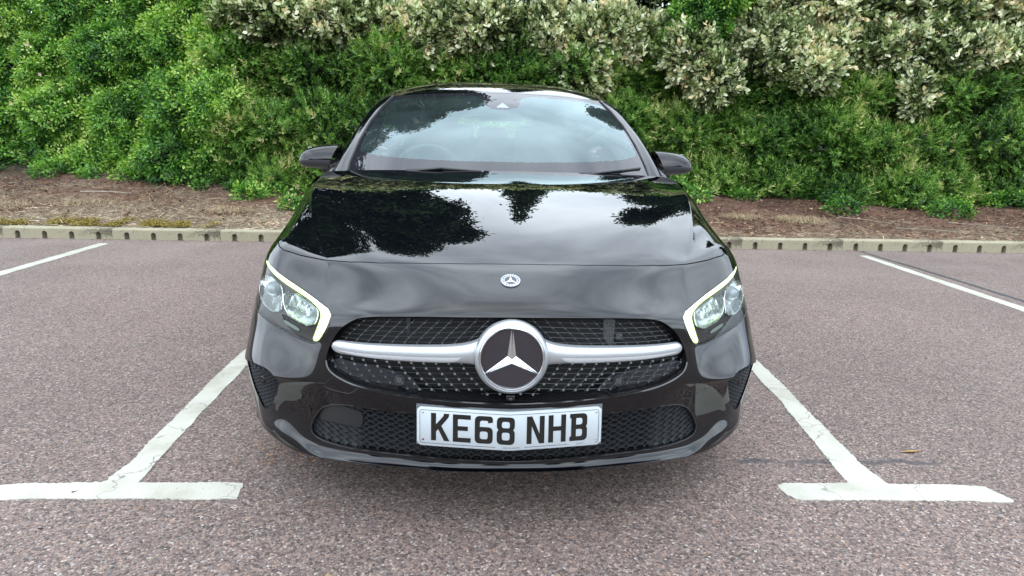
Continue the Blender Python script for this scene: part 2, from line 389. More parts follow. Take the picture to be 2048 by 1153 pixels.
hood, rest = sk.clip(hd+.0016); hd2 = seg_sdf(pl_(rest.V), HOODP); hd2 = np.where(rest.V[:,2] > .70, hd2, .5)
gapstrip, rest = rest.clip(hd2-.0016)
# bumper / wing split beside the lamp's outer corner: everything behind this plane and outside is wing
def wing_d(V): return np.minimum(V[:,1]-.585-(.45-V[:,2])*.12, np.where(np.abs(V[:,0]) > .72, 1, -1))
dd = rest.V[:,1]-(.575+(rest.V[:,2]-.55)*-.15); dd = np.where(np.abs(rest.V[:,0]) > .70, dd, -.2)
bump, _ = rest.clip(dd+.0012); _, wing = rest.clip(dd-.0012)
def rimmed(name, skn, mat, parent, polys, depth, matr=None, gapd=None):
    """mesh with the skin and inward walls round each opening"""
    V = [tuple(v) for v in skn.V]; Fq = list(skn.F); Nm = [tuple(n) for n in skn.N]; mi = [0]*len(Fq)
    for poly, dep in polys:
        d = seg_sdf(fr(skn.V), poly); d = np.where(skn.V[:,1] < .66, d, 1)
        rv, rf = skn.rim(d, lambda v, n, dep=dep: np.array([0, dep, 0]), tol=6e-4); o = len(V)
        V += [tuple(v) for v in rv]; Fq += [tuple(i+o for i in f) for f in rf]; mi += [1]*len(rf); Nm += [(0,0,0)]*len(rv)
    o = mesh_obj(name, V, Fq, [mat, matr or mat], parent, mat_idx=mi)
    Nm = np.array(Nm); me = o.data
    vn = np.zeros((len(V), 3))
    for p in me.polygons:
        if p.material_index == 1:
            for i in p.vertices: vn[i] += p.normal
    bad = np.linalg.norm(Nm, axis=1) < .5
    Nm[bad] = vn[bad]/np.maximum(np.linalg.norm(vn[bad], axis=1, keepdims=True), 1e-9)
    me.normals_split_custom_set_from_vertices([tuple(map(float, n)) for n in Nm])
    return o
vents_p = [smooth_poly([(s_*x, z) for x, z in VENT], it=1) for s_ in (1,-1)]
lamps_p = [[(s_*x, z) for x, z in lensP] for s_ in (1,-1)]
rimmed('front_bumper', bump, PAINT, car, [(GRP, .05), (INTP, .03), (vents_p[0], .03), (vents_p[1], .03), (lamps_p[0], .02), (lamps_p[1], .02)], 0, GLOSS)
wr, wl_ = wing.clip(-wing.V[:,0]);
wr.obj('front_wing', PAINT, car); wl_.obj('front_wing', PAINT, car)
def edge_roll(skn, d, depth=.010, tol=3e-4):
    rv, rf = skn.rim(d, lambda v, n: -n*depth, tol=tol); V = np.vstack([skn.V, np.array(rv).reshape(-1,3)]); o = len(skn.V)
    Fq = list(skn.F)+[tuple(i+o for i in f) for f in rf]; Nm = np.vstack([skn.N, np.tile([[0,-.7,.7]], (len(rv),1))]); return V, Fq, Nm
hb = seg_sdf(pl_(hood.V), HOODP)+.0016
hood.obj('bonnet', PAINT, car)
rv, rf = hood.rim(hb, lambda v, n: -n*.012, tol=3e-4); mesh_obj('bonnet_edge', rv, rf, RUBBER, car, smooth=False)  # edge wall kept dark instead of painted, so the gap looks shaded
gs = Skin(gapstrip.V-gapstrip.N*.006, gapstrip.N, gapstrip.F)
_, wide = rest.clip(np.where(rest.V[:,2] > .70, seg_sdf(pl_(rest.V), HOODP), .5)-.0); wz, _ = rest.clip(np.where(rest.V[:,2] > .70, seg_sdf(pl_(rest.V), HOODP), .5)-.02); hz, _ = hood.clip(-seg_sdf(pl_(hood.V), HOODP)-.02)
m = MB()
for q in (gs, Skin(wz.V-wz.N*.007, wz.N, wz.F), Skin(hz.V-hz.N*.012, hz.N, hz.F)): m.add(q.V, q.F)
m.build('bonnet_gap_shade', RUBBER, car, auto=False)  # dark backing added under the bonnet gap in place of shade
# bonnet rear edge turned down
row = S[0]; er = [i for i in range(S.shape[1]) if abs(row[i,0]) < .80]
lip = MB(); A_ = [Vector(row[i]) for i in er]
V_ = []; F_ = []
for k, p in enumerate(A_): V_ += [p, p+Vector((0,.004,-.004)), p+Vector((0,-.01,-.03))]
for k in range(len(A_)-1):
    for j in range(2): F_.append((k*3+j, k*3+j+1, k*3+3+j+1, k*3+3+j))
lip.add(V_, F_); lip.build('bonnet_rear_lip', PAINT, car)

# grid patch that hugs the front skin in (x, z)
def sheet(poly, step, fy, name, mats, parent, midx=None, pad=.004, holes=(), smooth=True):
    poly = np.asarray(poly); x0, z0 = poly.min(0)-pad; x1, z1 = poly.max(0)+pad
    xs = np.arange(x0, x1+step, step); zs = np.arange(z0, z1+step, step); X, Z = np.meshgrid(xs, zs)
    Y = fy(X, Z); P = np.stack([X, Y, Z], -1); nn = grid_normals(P)
    if nn[...,1].mean() > 0: nn = -nn
    s0 = Skin(P.reshape(-1,3), nn.reshape(-1,3), [tuple(f) for f in grid_faces(*X.shape).tolist()])
    inside, _ = s0.clip(seg_sdf(s0.V[:, [0,2]], poly))
    for h_ in holes: _, inside = inside.clip(seg_sdf(inside.V[:, [0,2]], h_))
    mi = None
    if midx is not None:
        C_ = np.array([inside.V[list(f)].mean(0) for f in inside.F]); mi = midx(C_[:,0], C_[:,2])
    o = mesh_obj(name, inside.V, inside.F, mats, parent, mat_idx=mi, normals=None if not smooth else inside.N)
    if mi is not None and smooth: pass
    return o
# fast interpolation of the skin depth
_gx = np.arange(-.90, .9001, .01); _gz = np.arange(.13, .7601, .01); _gy = np.full((len(_gz), len(_gx)), np.nan)
for a, z in enumerate(_gz):
    for b, x in enumerate(_gx):
        y = ysk(x, z)
        if y is not None and y < .8: _gy[a,b] = y
for a in range(len(_gz)):  # extend outwards
    ok = np.where(~np.isnan(_gy[a]))[0]
    if len(ok):
        _gy[a,:ok[0]] = _gy[a,ok[0]]+(np.abs(_gx[:ok[0]])-abs(_gx[ok[0]]))*2.5; _gy[a,ok[-1]+1:] = _gy[a,ok[-1]]+(np.abs(_gx[ok[-1]+1:])-abs(_gx[ok[-1]]))*2.5
for b in range(len(_gx)):
    col = _gy[:,b]; ok = np.where(~np.isnan(col))[0]
    if len(ok): col[:ok[0]] = col[ok[0]]; col[ok[-1]+1:] = col[ok[-1]]
def Y0(X, Z):
    X = np.asarray(X, float); Z = np.asarray(Z, float)
    fx = np.clip((X-_gx[0])/.01, 0, len(_gx)-1.001); fz = np.clip((Z-_gz[0])/.01, 0, len(_gz)-1.001)
    i = fx.astype(int); j = fz.astype(int); u = fx-i; v = fz-j
    return (_gy[j,i]*(1-u)*(1-v)+_gy[j,i+1]*u*(1-v)+_gy[j+1,i]*(1-u)*v+_gy[j+1,i+1]*u*v)
y0 = lambda x, z: float(Y0(x, z))

# ---- upper grille
def grow(poly, k):  # crude inset/outset along vertex normals
    P = np.asarray(poly, float); n = len(P); out = []
    ar = sum(P[i][0]*P[(i+1) % n][1]-P[(i+1) % n][0]*P[i][1] for i in range(n)); sg = 1 if ar > 0 else -1
    for i in range(n):
        t = P[(i+1) % n]-P[i-1]; t /= max(np.linalg.norm(t), 1e-9); out.append(P[i]+sg*k*np.array([t[1], -t[0]]))
    return np.array(out)
grb = grow(GRP, .004)
sheet(grb, .012, lambda X, Z: Y0(X, Z)*.85+.075, 'grille_backing', DARK, car)
frm = MB(); inn = grow(GRP, -.011)
ro = [Vector((x, y0(x, z)+.010, z)) for x, z in GRP]; ri = [Vector((x, y0(x, z)+.030, z)) for x, z in inn]; rk = [Vector((x, y0(x, z)+.06, z)) for x, z in inn]
n_ = len(ro); frm.add(ro+ri+rk, [(i, (i+1) % n_, (i+1) % n_+n_, i+n_) for i in range(n_)]+[(i+n_, (i+1) % n_+n_, (i+1) % n_+2*n_, i+2*n_) for i in range(n_)])
frm.build('grille_frame', GLOSS, car)
low = [p for p in GRP if p[1] < .50]; low.sort(key=lambda p: p[0])
lt = MB(); lt.tube([(x, y0(x, z)-.001, z-.002) for x, z in low], .0028, 8); lt.build('grille_lower_trim', GLOSS, car)
# pattern of wires and pins
ZB = .553
def barz(x): return ZB-.062*min(abs(x)/.5, 1.0)**1.0*.45
def gy(x, z, off=.030): return y0(x, z)*.92+off
inn2 = grow(GRP, -.012)
nodes = {}; shU = [0,.003,.010,.020,.032,.046,.060,.075,.09,.10]; shL = [0,.003,.010,.020,.032,.046,.060,.076,.092]
wires = MB(); pins = MB(); pins_lo = MB()
def inside(x, z): return seg_sdf([(x, z)], inn2)[0] < 0
def node_pos(i, j, s_):
    k = abs(j); zb = barz(.035*i); z = zb+(j*.0142 if j > 0 else j*.0152); x = .035*i-(shU if j > 0 else shL)[min(k, 8)]
    return s_*x, z
def wire(a, b, r=.0010):
    a2 = (a[0], gy(*a), a[1]); b2 = (b[0], gy(*b), b[1]); wires.tube([a2, b2], r, 5, caps=False)
for s_ in (1, -1):
    for i in range(0, 19):
        for j in range(-9, 9):
            a = node_pos(i, j, s_)
            if a[0]*s_ < .0: continue
            if not inside(*a) or math.hypot(a[0], a[1]-.559) < .094: continue
            nodes[(s_, i, j)] = a
for (s_, i, j), a in nodes.items():
    for q in ((s_, i+1, j), (s_, i, j+1)):
        if q in nodes: wire(a, nodes[q])
        else:
            b = node_pos(q[1], q[2], s_); t = .5
            if b[0]*s_ >= 0:
                m_ = (a[0]*.5+b[0]*.5, a[1]*.5+b[1]*.5)
                if seg_sdf([m_], grow(GRP, -.004))[0] < 0 and math.hypot(m_[0], m_[1]-.559) > .08: wire(a, m_)
    for q in ((s_, i-1, j), (s_, i, j-1)):
        if q not in nodes:
            b = node_pos(q[1], q[2], s_); m_ = (a[0]*.5+b[0]*.5, a[1]*.5+b[1]*.5)
            if m_[0]*s_ >= 0 and seg_sdf([m_], grow(GRP, -.004))[0] < 0 and math.hypot(m_[0], m_[1]-.559) > .08: wire(a, m_)
    r = .0042 if j < 0 else .0030
    y = gy(*a)-.006; k = Matrix.Translation((a[0], y, a[1])) @ Matrix.Rotation(R_(90-12), 4, 'X')
    panel_ = abs(a[0]) > .25 and j < 0 and a[1] < .497-(.06*(.33-abs(a[0]))/.08 if abs(a[0]) < .33 else 0)
    (pins_lo if j < 0 and not panel_ else pins).lathe([(0, .001), (r*.8, .001), (r, 0), (r*.8, -.004), (.0014, -.009)], 8, k)
nf = len(wires.F)+len(pins.F); wires.add(pins.V, pins.F); wires.add(pins_lo.V, pins_lo.F); gm = wires.build('grille_mesh', [PLAST2, PINM], car)
gm.data.polygons.foreach_set('material_index', np.array([0]*nf+[1]*(len(wires.F)-nf), dtype=np.int32))
# blind panels with parking sensors behind the lower mesh
for s_ in (1, -1):
    pp = [(s_*.25, .434), (s_*.28, .476), (s_*.36, .492), (s_*.50, .50), (s_*.522, .488), (s_*.50, .462), (s_*.42, .440), (s_*.33, .432)]
    sheet(pp if s_ > 0 else pp[::-1], .01, lambda X, Z: Y0(X, Z)*.92+.040, 'grille_blanking_panel', PLAST2, car)
    k = Matrix.Translation((s_*.313, gy(s_*.313, .466)-.004, .466)) @ Matrix.Rotation(R_(80), 4, 'X')
    m = MB(); m.lathe([(0, .004), (.0095, .004), (.0105, .002), (.011, -.004), (.0125, -.004), (.0125, .003), (.0145, .003), (.0145, -.012)], 28, k); m.build('parking_sensor', PLAST2, car)
m = MB(); m.box((0, .012, .437), (.024, .02, .016)); m.lathe([(0, .012), (.004, .012), (.005, .010), (.005, 0)], 16, Matrix.Translation((0, .004, .437)) @ Matrix.Rotation(R_(90), 4, 'X')); m.build('front_camera', GLOSS, car, bevel=.002)
# things dimly seen behind the mesh
m = MB(); m.box((.285, .115, .60), (.035, .02, .09)); m.box((.315, .11, .585), (.02, .02, .02)); m.build('bonnet_latch', INTGREY, car, bevel=.004)
m = MB(); m.box((-.29, .12, .60), (.012, .02, .09)); m.build('radiator_bracket', PLAST2, car, bevel=.002)
# silver cross bar, with bright inserts
for s_ in (1, -1):
    bar = MB(); ins = MB(); Vb = []; Fb = []; Vi = []; Fi = []; st = 90; npf = 13
    for k in range(st+1):
        t = k/st; x = .070+t*(.517-.070)
        e = max(1-((t-.93)/.07)**2, 0)**.5 if t > .93 else 1
        fl = math.exp(-((x-.070)/.028))                        # flare into the ring
        zt = .5905-.030*t*1.05+fl*.030; zb_ = .5385-.0165*t-fl*.020; zc = (zt+zb_)/2-.002; 
        zt = zc+(zt-zc)*max(e, .02); zb_ = zc+(zb_-zc)*max(e, .02)
        yb = gy(x, zc, .022); yf = yb-.032*(.5+.5*e)+.010*t
        for q in range(npf):
            a = q/(npf-1); ang = math.pi*a                      # rounded section from top to bottom
            z = zc+(zt-zc)*math.cos(ang) if a < .5 else zc+(zb_-zc)*-math.cos(ang)
            y = yb+(yf-yb)*(math.sin(ang)**.50)
            Vb.append((s_*x, y, z))
    for k in range(st):
        for q in range(npf-1): i = k*npf+q; Fb.append((i, i+1, i+npf+1, i+npf))
    bar.add(Vb, Fb); ob = bar.build('grille_bar', SATIN, car, auto=False)
    for k in range(31):                                         # insert: lower forward strip
        t = k/30; x = .135+t*(.500-.135); tt = (x-.070)/(.517-.070); w = math.sin(math.pi*min(1, (1-(1-t)**1.0)*1.0))**.35 if 0 < t < 1 else .0
        w = min(1, (t/.12)**.5)*min(1, ((1-t)/.5)**.6)
        zt = .5905-.030*tt*1.05; zb_ = .5385-.0165*tt; zc = (zt+zb_)/2-.002; yb = gy(x, zc, .022); yf = yb-.032+.010*tt
        e = max(1-((tt-.93)/.07)**2, 0)**.5 if tt > .93 else 1
        for q in range(5):
            a = .52+(.20+.16*0+.16*w)*(q/4)*1.0*w; ang = math.pi*min(a, .93)
            z = zc+(zb_-zc)*e*-math.cos(ang); y = yb+(yf-yb)*(math.sin(ang)**.50)-.0012
            Vi.append((s_*x, y, z))
    for k in range(30):
        for q in range(4): i = k*5+q; Fi.append((i, i+1, i+6, i+5))
    ins.add(Vi, Fi); ins.build('bar_insert', STRIPM, ob, auto=False)
# star emblem
SM = Matrix.Translation((0, -.012, .559)) @ Matrix.Rotation(R_(90-5), 4, 'X')
m = MB(); m.lathe([(.0890, .010), (.0905, .0115), (.0925, .0085), (.0975, .004), (.1015, -.006), (.102, -.03), (.098, -.05)], 96, SM); em = m.build('star_emblem', SATIN, car)
m = MB(); m.lathe([(.0818, .004), (.0822, .0105), (.0840, .0130), (.0870, .0128), (.0892, .0105), (.0892, .006)], 96, SM); m.build('chrome_ring', CHROME, em)
m = MB(); m.lathe([(0, .0045), (.04, .0045), (.0825, .004), (.0825, -.01)], 96, SM); m.build('black_disc', BADGE_B, em)
def star(mb, r, w, h0, h1, M_, tip=.0016):
    """three-pointed star: a ridge per arm"""
    C_ = Vector((0, 0, h1)); V = [C_]; F = []
    for k in range(3):
        a = math.pi/2+k*2*math.pi/3; dr = Vector((math.cos(a), math.sin(a), 0)); nr = Vector((-dr.y, dr.x, 0))
        b1 = math.pi/2+(k+.5)*2*math.pi/3; 
        inner = Vector((math.cos(b1), math.sin(b1), 0))*w; inner2 = Vector((math.cos(b1-2*math.pi/3), math.sin(b1-2*math.pi/3), 0))*w
        tL = dr*r+nr*tip; tR = dr*r-nr*tip; rd = dr*r+Vector((0,0,h0+(h1-h0)*.35))
        o = len(V); V += [inner+Vector((0,0,h0)), tL+Vector((0,0,h0)), rd, tR+Vector((0,0,h0)), inner2+Vector((0,0,h0))]
        F += [(0, o, o+1), (0, o+1, o+2), (0, o+2, o+3), (0, o+3, o+4), (o+1, o+3, o+2)]
    mb.add([M_ @ v for v in V], F)
m = MB(); star(m, .0815, .0135, .0046, .0150, SM); m.build('star', CHROME, em, smooth=False)
# ---- lower intake lattice
PX, PZ = .0310, .0098
def lattice(X, Z, px=PX, pz=PZ, depth=.011, w=.10):
    u = X/px+Z/pz*.5; v = X/px-Z/pz*.5; u = u-np.floor(u); v = v-np.floor(v)
    e = np.minimum(np.minimum(u, 1-u), np.minimum(v, 1-v)); k = np.clip((e-w*.5)/(w*1.2), 0, 1)
    up = np.clip(1-np.abs(u-v)*.0-(1-u+v)*.5, 0, 1)
    return depth*k
padL = [(-.578,.283),(-.572,.315),(-.552,.345),(-.53,.358),(-.44,.351),(-.425,.342),(-.432,.298),(-.45,.290),(-.52,.288)]
_pad = smooth_poly(padL, it=2)
def ribs(mb, poly, px, pz, f0, dep, w, avoid=None, cx_=0.0):
    """two crossing families of thin upright ribs following the skin inside a polygon"""
    poly = np.asarray(poly); x0, z0 = poly.min(0); x1, z1 = poly.max(0); sl = 2*pz/px
    for sg in (1, -1):
        k0 = int(math.floor(((x0-cx_)-(z1-z0)/sl)/px))-2; k1 = int(math.ceil(((x1-cx_)+(z1-z0)/sl)/px))+2
        for k in range(k0, k1+1):
            zs = np.arange(z0-.002, z1+.002, .0022); xs = cx_+k*px+sg*(zs-z0)/sl+.25*px*sg*np.sin((zs-z0)/pz*math.pi)*.35
            P = np.stack([xs, zs], 1); ins = seg_sdf(P, poly) < -.001
            if avoid is not None: ins &= seg_sdf(P, avoid) > .001
            run = []
            for a, ok in list(zip(P, ins))+[(None, False)]:
                if ok: run.append(a); continue
                if len(run) > 1:
                    V = []; n_ = len(run)
                    for q, a2 in enumerate(run):
                        yy_ = y0(*a2)+f0; t = np.array([sg/sl, 1.0]); t /= np.linalg.norm(t); nx_, nz_ = t[1]*w/2, -t[0]*w/2
                        V += [(a2[0]-nx_*.6, yy_, a2[1]-nz_*.6), (a2[0]+nx_*.6, yy_, a2[1]+nz_*.6), (a2[0]+nx_*1.5, yy_+dep, a2[1]+nz_*1.5), (a2[0]-nx_*1.5, yy_+dep, a2[1]-nz_*1.5)]
                    F_q = [(q*4+e, q*4+(e+1) % 4, q*4+4+(e+1) % 4, q*4+4+e) for q in range(n_-1) for e in range(4)]
                    mb.add(V, F_q)
                run = []
def fback(X, Z):
    return Y0(X, Z)+.020+.016/(1+np.exp((np.abs(X)-.435)/.003))
m = MB(); ribs(m, grow(INTP, .001), PX, PZ, .0125, .014, .0019, _pad); rb_ = m.build('lower_intake_grille', PLAST2, car, auto=False, smooth=False)
sheet(grow(INTP, .002), .005, fback, 'intake_backing', PLAST2, rb_)
sheet(_pad, .004, lambda X, Z: Y0(X, Z)+.0115, 'sensor_cover', PLAST, rb_)
tb = MB(); q = [p for p in grow(INTP, .002)]; tb.tube([(x, y0(x, z)+.002, z) for x, z in q], .0024, 6, closed=True); tb.build('intake_surround', PLAST, car)
for s_, vp in zip((1, -1), vents_p):
    m = MB(); cc = [(s_*.785+.013*math.cos(a*math.pi/8), .36+.013*math.sin(a*math.pi/8)) for a in range(16)]
    ribs(m, grow(vp, .001), .020, .0068, .010, .010, .0016, cc, s_*.7); vo = m.build('side_vent', PLAST2, car, auto=False, smooth=False)
    sheet(grow(vp, .002), .005, lambda X, Z: Y0(X, Z)+.020, 'vent_backing', PLAST, vo)
    k = Matrix.Translation((s_*.785, y0(s_*.785, .36)+.012, .36)) @ Matrix.Rotation(R_(35*s_), 4, 'Z') @ Matrix.Rotation(R_(90), 4, 'X')
    m = MB(); m.lathe([(0, .002), (.008, .002), (.009, 0), (.0095, -.004), (.011, -.004), (.011, .001), (.0125, 0), (.0125, -.01)], 24, k); m.build('parking_sensor', GLOSS, vo)
# towing cover outline grooves
tg = MB(); tw = [(-.505,.4735-.013),(-.535,.430),(-.543,.4235),(-.537,.412),(-.505,.4085),(-.474,.409),(-.462,.410),(-.446,.420),(-.430,.436)]
tg.tube([(x, y0(x, z)-.0002, z) for x, z in crs(tw, 4)], .0011, 5); tg.build('towing_eye_cover_gap', RUBBER, car)

# ---- number plate
def rounded(poly, n=5):
    """poly: (x, y, r) corners -> points"""
    out = []; m = len(poly)
    for i in range(m):
        x, y, r = poly[i]; p = np.array([x, y], float); a = np.array(poly[i-1][:2], float); b = np.array(poly[(i+1) % m][:2], float)
        if r <= 0: out.append(tuple(p)); continue
        va = (a-p)/np.linalg.norm(a-p); vb = (b-p)/np.linalg.norm(b-p); r = min(r, np.linalg.norm(a-p)*.5, np.linalg.norm(b-p)*.5)
        for k in range(n+1):
            t = k/n; q = (1-t)**2*(p+va*r)+2*t*(1-t)*p+t*t*(p+vb*r); out.append(tuple(q))
    return out
def plate_map(u, v, h=0):                                       # u, v in metres from the plate's centre
    y = -.012+.030*(abs(u)/.26)**1.2+v*.10; return (u*.999, y-h, .350+v-.004*(1-abs(u)/.26)+.0)
def fill2d(loops, name, cell=.012):
    from mathutils.geometry import delaunay_2d_cdt
    pts = []; edges = []
    for L_ in loops:
        Q = []
        for p in L_:
            if not Q or math.hypot(p[0]-Q[-1][0], p[1]-Q[-1][1]) > 2e-4: Q.append(p)
        Q = dense(Q, st=cell); o = len(pts); pts += [Vector(p) for p in Q]; edges += [(o+i, o+(i+1) % len(Q)) for i in range(len(Q))]
    V, _, F, _, _, _ = delaunay_2d_cdt(pts, edges, [], 0, 1e-6); V = np.array([tuple(v) for v in V]); cen = np.array([V[list(f)].mean(0) for f in F]); ins = np.zeros(len(F), bool)
    for L_ in loops: ins ^= seg_sdf(cen, L_) < 0
    return [(v[0], v[1], 0) for v in V], [tuple(f) for f, k in zip(F, ins) if k]
def dense(P, closed=True, st=.02):
    out = []
    for i in range(len(P)):
        a = np.array(P[i]); b = np.array(P[(i+1) % len(P)]); k = max(1, int(np.linalg.norm(b-a)/st)); out += [tuple(a+(b-a)*j/k) for j in range(k)]
    return out
def text2d(s, size):
    cu = bpy.data.curves.new('t', 'FONT'); cu.body = s; cu.size = size; cu.align_x = 'CENTER'; cu.align_y = 'CENTER'; cu.resolution_u = 3
    o = bpy.data.objects.new('t', cu); scene.collection.objects.link(o)
    me = bpy.data.meshes.new_from_object(o.evaluated_get(bpy.context.evaluated_depsgraph_get()))
    V = [tuple(v.co) for v in me.vertices]; F = [tuple(p.vertices) for p in me.polygons]
    bpy.data.objects.remove(o); bpy.data.curves.remove(cu); bpy.data.meshes.remove(me); return V, F
CH = {
'K': [[(0,0,0),(0,79,0),(14,79,0),(14,47,0),(35,72,8),(36,79,0),(51,79,0),(50,70,8),(29,43,0),(52,0,0),(36,0,0),(20,33,0),(14,26,0),(14,0,0)]],
'E': [[(0,0,0),(0,79,0),(50,79,0),(50,66,0),(14,66,0),(14,46,0),(42,46,0),(42,33,0),(14,33,0),(14,13,0),(50,13,0),(50,0,0)]],
'6': [[(0,0,14),(50,0,14),(50,48,14),(14,48,1),(14,66,8),(36,66,6),(37,59,0),(50,62,0),(50,79,16),(0,79,15)], [(14,13,7),(14,35,7),(36,35,7),(36,13,7)]],
'8': [[(0,0,14),(50,0,14),(50,36,10),(45,42,3),(50,48,6),(50,79,14),(0,79,14),(0,48,6),(5,42,3),(0,36,10)], [(14,13,7),(14,35,7),(36,35,7),(36,13,7)], [(14,48,6),(14,66,7),(36,66,7),(36,48,6)]],
'N': [[(0,0,0),(0,79,0),(15,79,0),(36,28,0),(36,79,0),(50,79,0),(50,0,0),(35,0,0),(14,51,0),(14,0,0)]],
'H': [[(0,0,0),(0,79,0),(14,79,0),(14,46,0),(36,46,0),(36,79,0),(50,79,0),(50,0,0),(36,0,0),(36,33,0),(14,33,0),(14,0,0)]],
'B': [[(0,0,0),(0,13,0),(4,13,0),(4,66,0),(0,66,0),(0,79,0),(50,79,14),(50,46,5),(46,41,4),(50,36,5),(50,0,14)], [(18,13,0),(18,34,0),(36,34,7),(36,13,7)], [(18,47,0),(18,66,0),(36,66,7),(36,47,7)]],
}
pb = rounded([(-.26,-.0555,.009),(.26,-.0555,.009),(.26,.0555,.009),(-.26,.0555,.009)])
pg = MB(); # plate as a bent slab
us = np.linspace(-.26, .26, 53); Vp = []; Fp_ = []
for u in us:
    e = max(0, abs(u)-.251); hh = .0555-(.009-math.sqrt(max(.009**2-e**2, 0)))
    for v, h in ((-hh, 0), (-hh, .0035), (-hh+.0015, .0045), (hh-.0015, .0045), (hh, .0035), (hh, 0)): Vp.append(plate_map(u, v, h))
for i in range(len(us)-1):
    for j in range(6): Fp_.append((i*6+j, i*6+(j+1) % 6, (i+1)*6+(j+1) % 6, (i+1)*6+j))
Fp_ += [tuple(range(6)), tuple((len(us)-1)*6+k for k in range(6))[::-1]]
pg.add(Vp, Fp_); plate = pg.build('number_plate', PLATEW, car)
x = -.2205
def subdiv_map(V, F, h):
    return [plate_map(v[0], v[1], h) for v in V], F
for c_ in 'KE68 NHB':
    if c_ == ' ': x += .0225; continue
    V, Fc = fill2d([rounded([(a/1000, b/1000, r/1000) for a, b, r in L_]) for L_ in CH[c_]], 'c')
    V = [(v[0]+x, v[1]-.0385, 0) for v in V]; V, Fc = subdiv_map(V, Fc, .0052)
    m = MB(); m.add(V, Fc); m.build('plate_character', PLATEK, plate, smooth=False); x += .0605+.0006
m = MB()   # thin keyline
ol = [p for p in rounded([(-.252,-.0475,.008),(.252,-.0475,.008),(.252,.0475,.008),(-.252,.0475,.008)], 6)]
ol = dense(ol); gapz = lambda p: p[1] < -.045 and (-.032 < p[0] < .040 or .165 < p[0] < .232)
run = []
for p in ol+[ol[0]]:
    if gapz(p):
        if len(run) > 1: m.tube([plate_map(*q, .0048) for q in run], .0006, 4)
        run = []
    else: run.append(p)
if len(run) > 1: m.tube([plate_map(*q, .0048) for q in run], .0006, 4)
for s, u, sz in (('Aylton Mercedes-Benz', .004, .0052), ('BS AU 145d', .198, .0042)):
    V, Fc = text2d(s, sz); V = [plate_map(v[0]+u, v[1]-.0475, .0052) for v in V]; m.add(V, Fc)
m.build('plate_small_print', PLATEK, plate, smooth=False)
for u, v, mt in ((-.243, .040, SATIN), (-.243, -.038, pmat('rusty_screw', (.12,.04,.02), .6)), (.245, .040, SATIN), (.245, -.038, SATIN)):
    m = MB(); P_ = plate_map(u, v, .0045); m.lathe([(0, .0015), (.0022, .0015), (.0032, 0)], 14, Matrix.Translation(P_) @ Matrix.Rotation(R_(90), 4, 'X')); m.build('plate_screw', mt, plate)
# plate plinth
m = MB(); Vp = []; us = np.linspace(-.262, .262, 41)
for u in us:
    for v, h in ((-.056,-.0012), (.0605,-.0012), (.0585,-.018), (-.056,-.018)): Vp.append(plate_map(u, v, h))
m.add(Vp, [(i*4+j, i*4+(j+1) % 4, i*4+4+(j+1) % 4, i*4+4+j) for i in range(40) for j in range(4)]+[(0,1,2,3),(160,161,162,163)]); m.build('plate_holder', pmat('holder_grey', (.11,.12,.13), .35), car, smooth=False)
# ---- round bonnet badge
bn = nsk(0, .7375)
hit = BV.ray_cast(Vector((0, .141, 2)), Vector((0, 0, -1))); bz = hit[0]; bnrm = hit[1] if hit[1].z > 0 else -hit[1]
BM = Matrix.Translation(bz) @ bnrm.to_track_quat('Z', 'Y').to_matrix().to_4x4()
yy = BM.to_3x3() @ Vector((0,1,0))
if yy.y < 0: BM = BM @ Matrix.Rotation(math.pi, 4, 'Z')
m = MB(); m.lathe([(0, .002), (.0175, .0022), (.0178, .0034), (.0270, .0034), (.0275, .0030), (.0283, .0034), (.0286, .001), (.0286, -.003)], 64, BM)
bd = m.build('bonnet_badge', BADGE_M, car)
m = MB(); m.lathe([(0, .0024), (.0172, .0026)], 48, BM); m.build('badge_disc', pmat('badge_grey', (.03,.03,.04), .35), bd)
m = MB(); star(m, .0172, .0048, .0027, .0045, BM, .0007); m.build('star', STRIPM, bd, smooth=False)
m = MB()
for word, a0, a1, flip in (('MERCEDES', 150, 30, 1), ('BENZ', 238, 302, -1)):
    for k, ch in enumerate(word):
        a = R_(a0+(a1-a0)*k/(len(word)-1)); V, Fc = text2d(ch, .0075)
        rot = Matrix.Rotation(a-math.pi/2 if flip > 0 else a+math.pi/2, 4, 'Z'); T_ = Matrix.Translation((.0225*math.cos(a), .0225*math.sin(a), .0037))
        m.add([BM @ (T_ @ (rot @ Vector(v))) for v in V], Fc)
for sx in (1, -1):                                              # laurel marks on the flanks
    for k in range(-3, 4):
        a = R_(-4+k*9) if sx > 0 else R_(184+k*9); c0 = Vector((.0225*math.cos(a), .0225*math.sin(a), .0037)); t = Vector((-math.sin(a), math.cos(a), 0)); n2 = Vector((math.cos(a), math.sin(a), 0))
        m.add([BM @ (c0+n2*.0026*q+t*.0009*w) for q, w in ((-1, 0), (0, -1), (1, .4), (0, 1))], [(0, 1, 2, 3)])
m.build('badge_lettering', pmat('badge_ink', (.03,.03,.04), .5, spec=.2), bd, smooth=False)

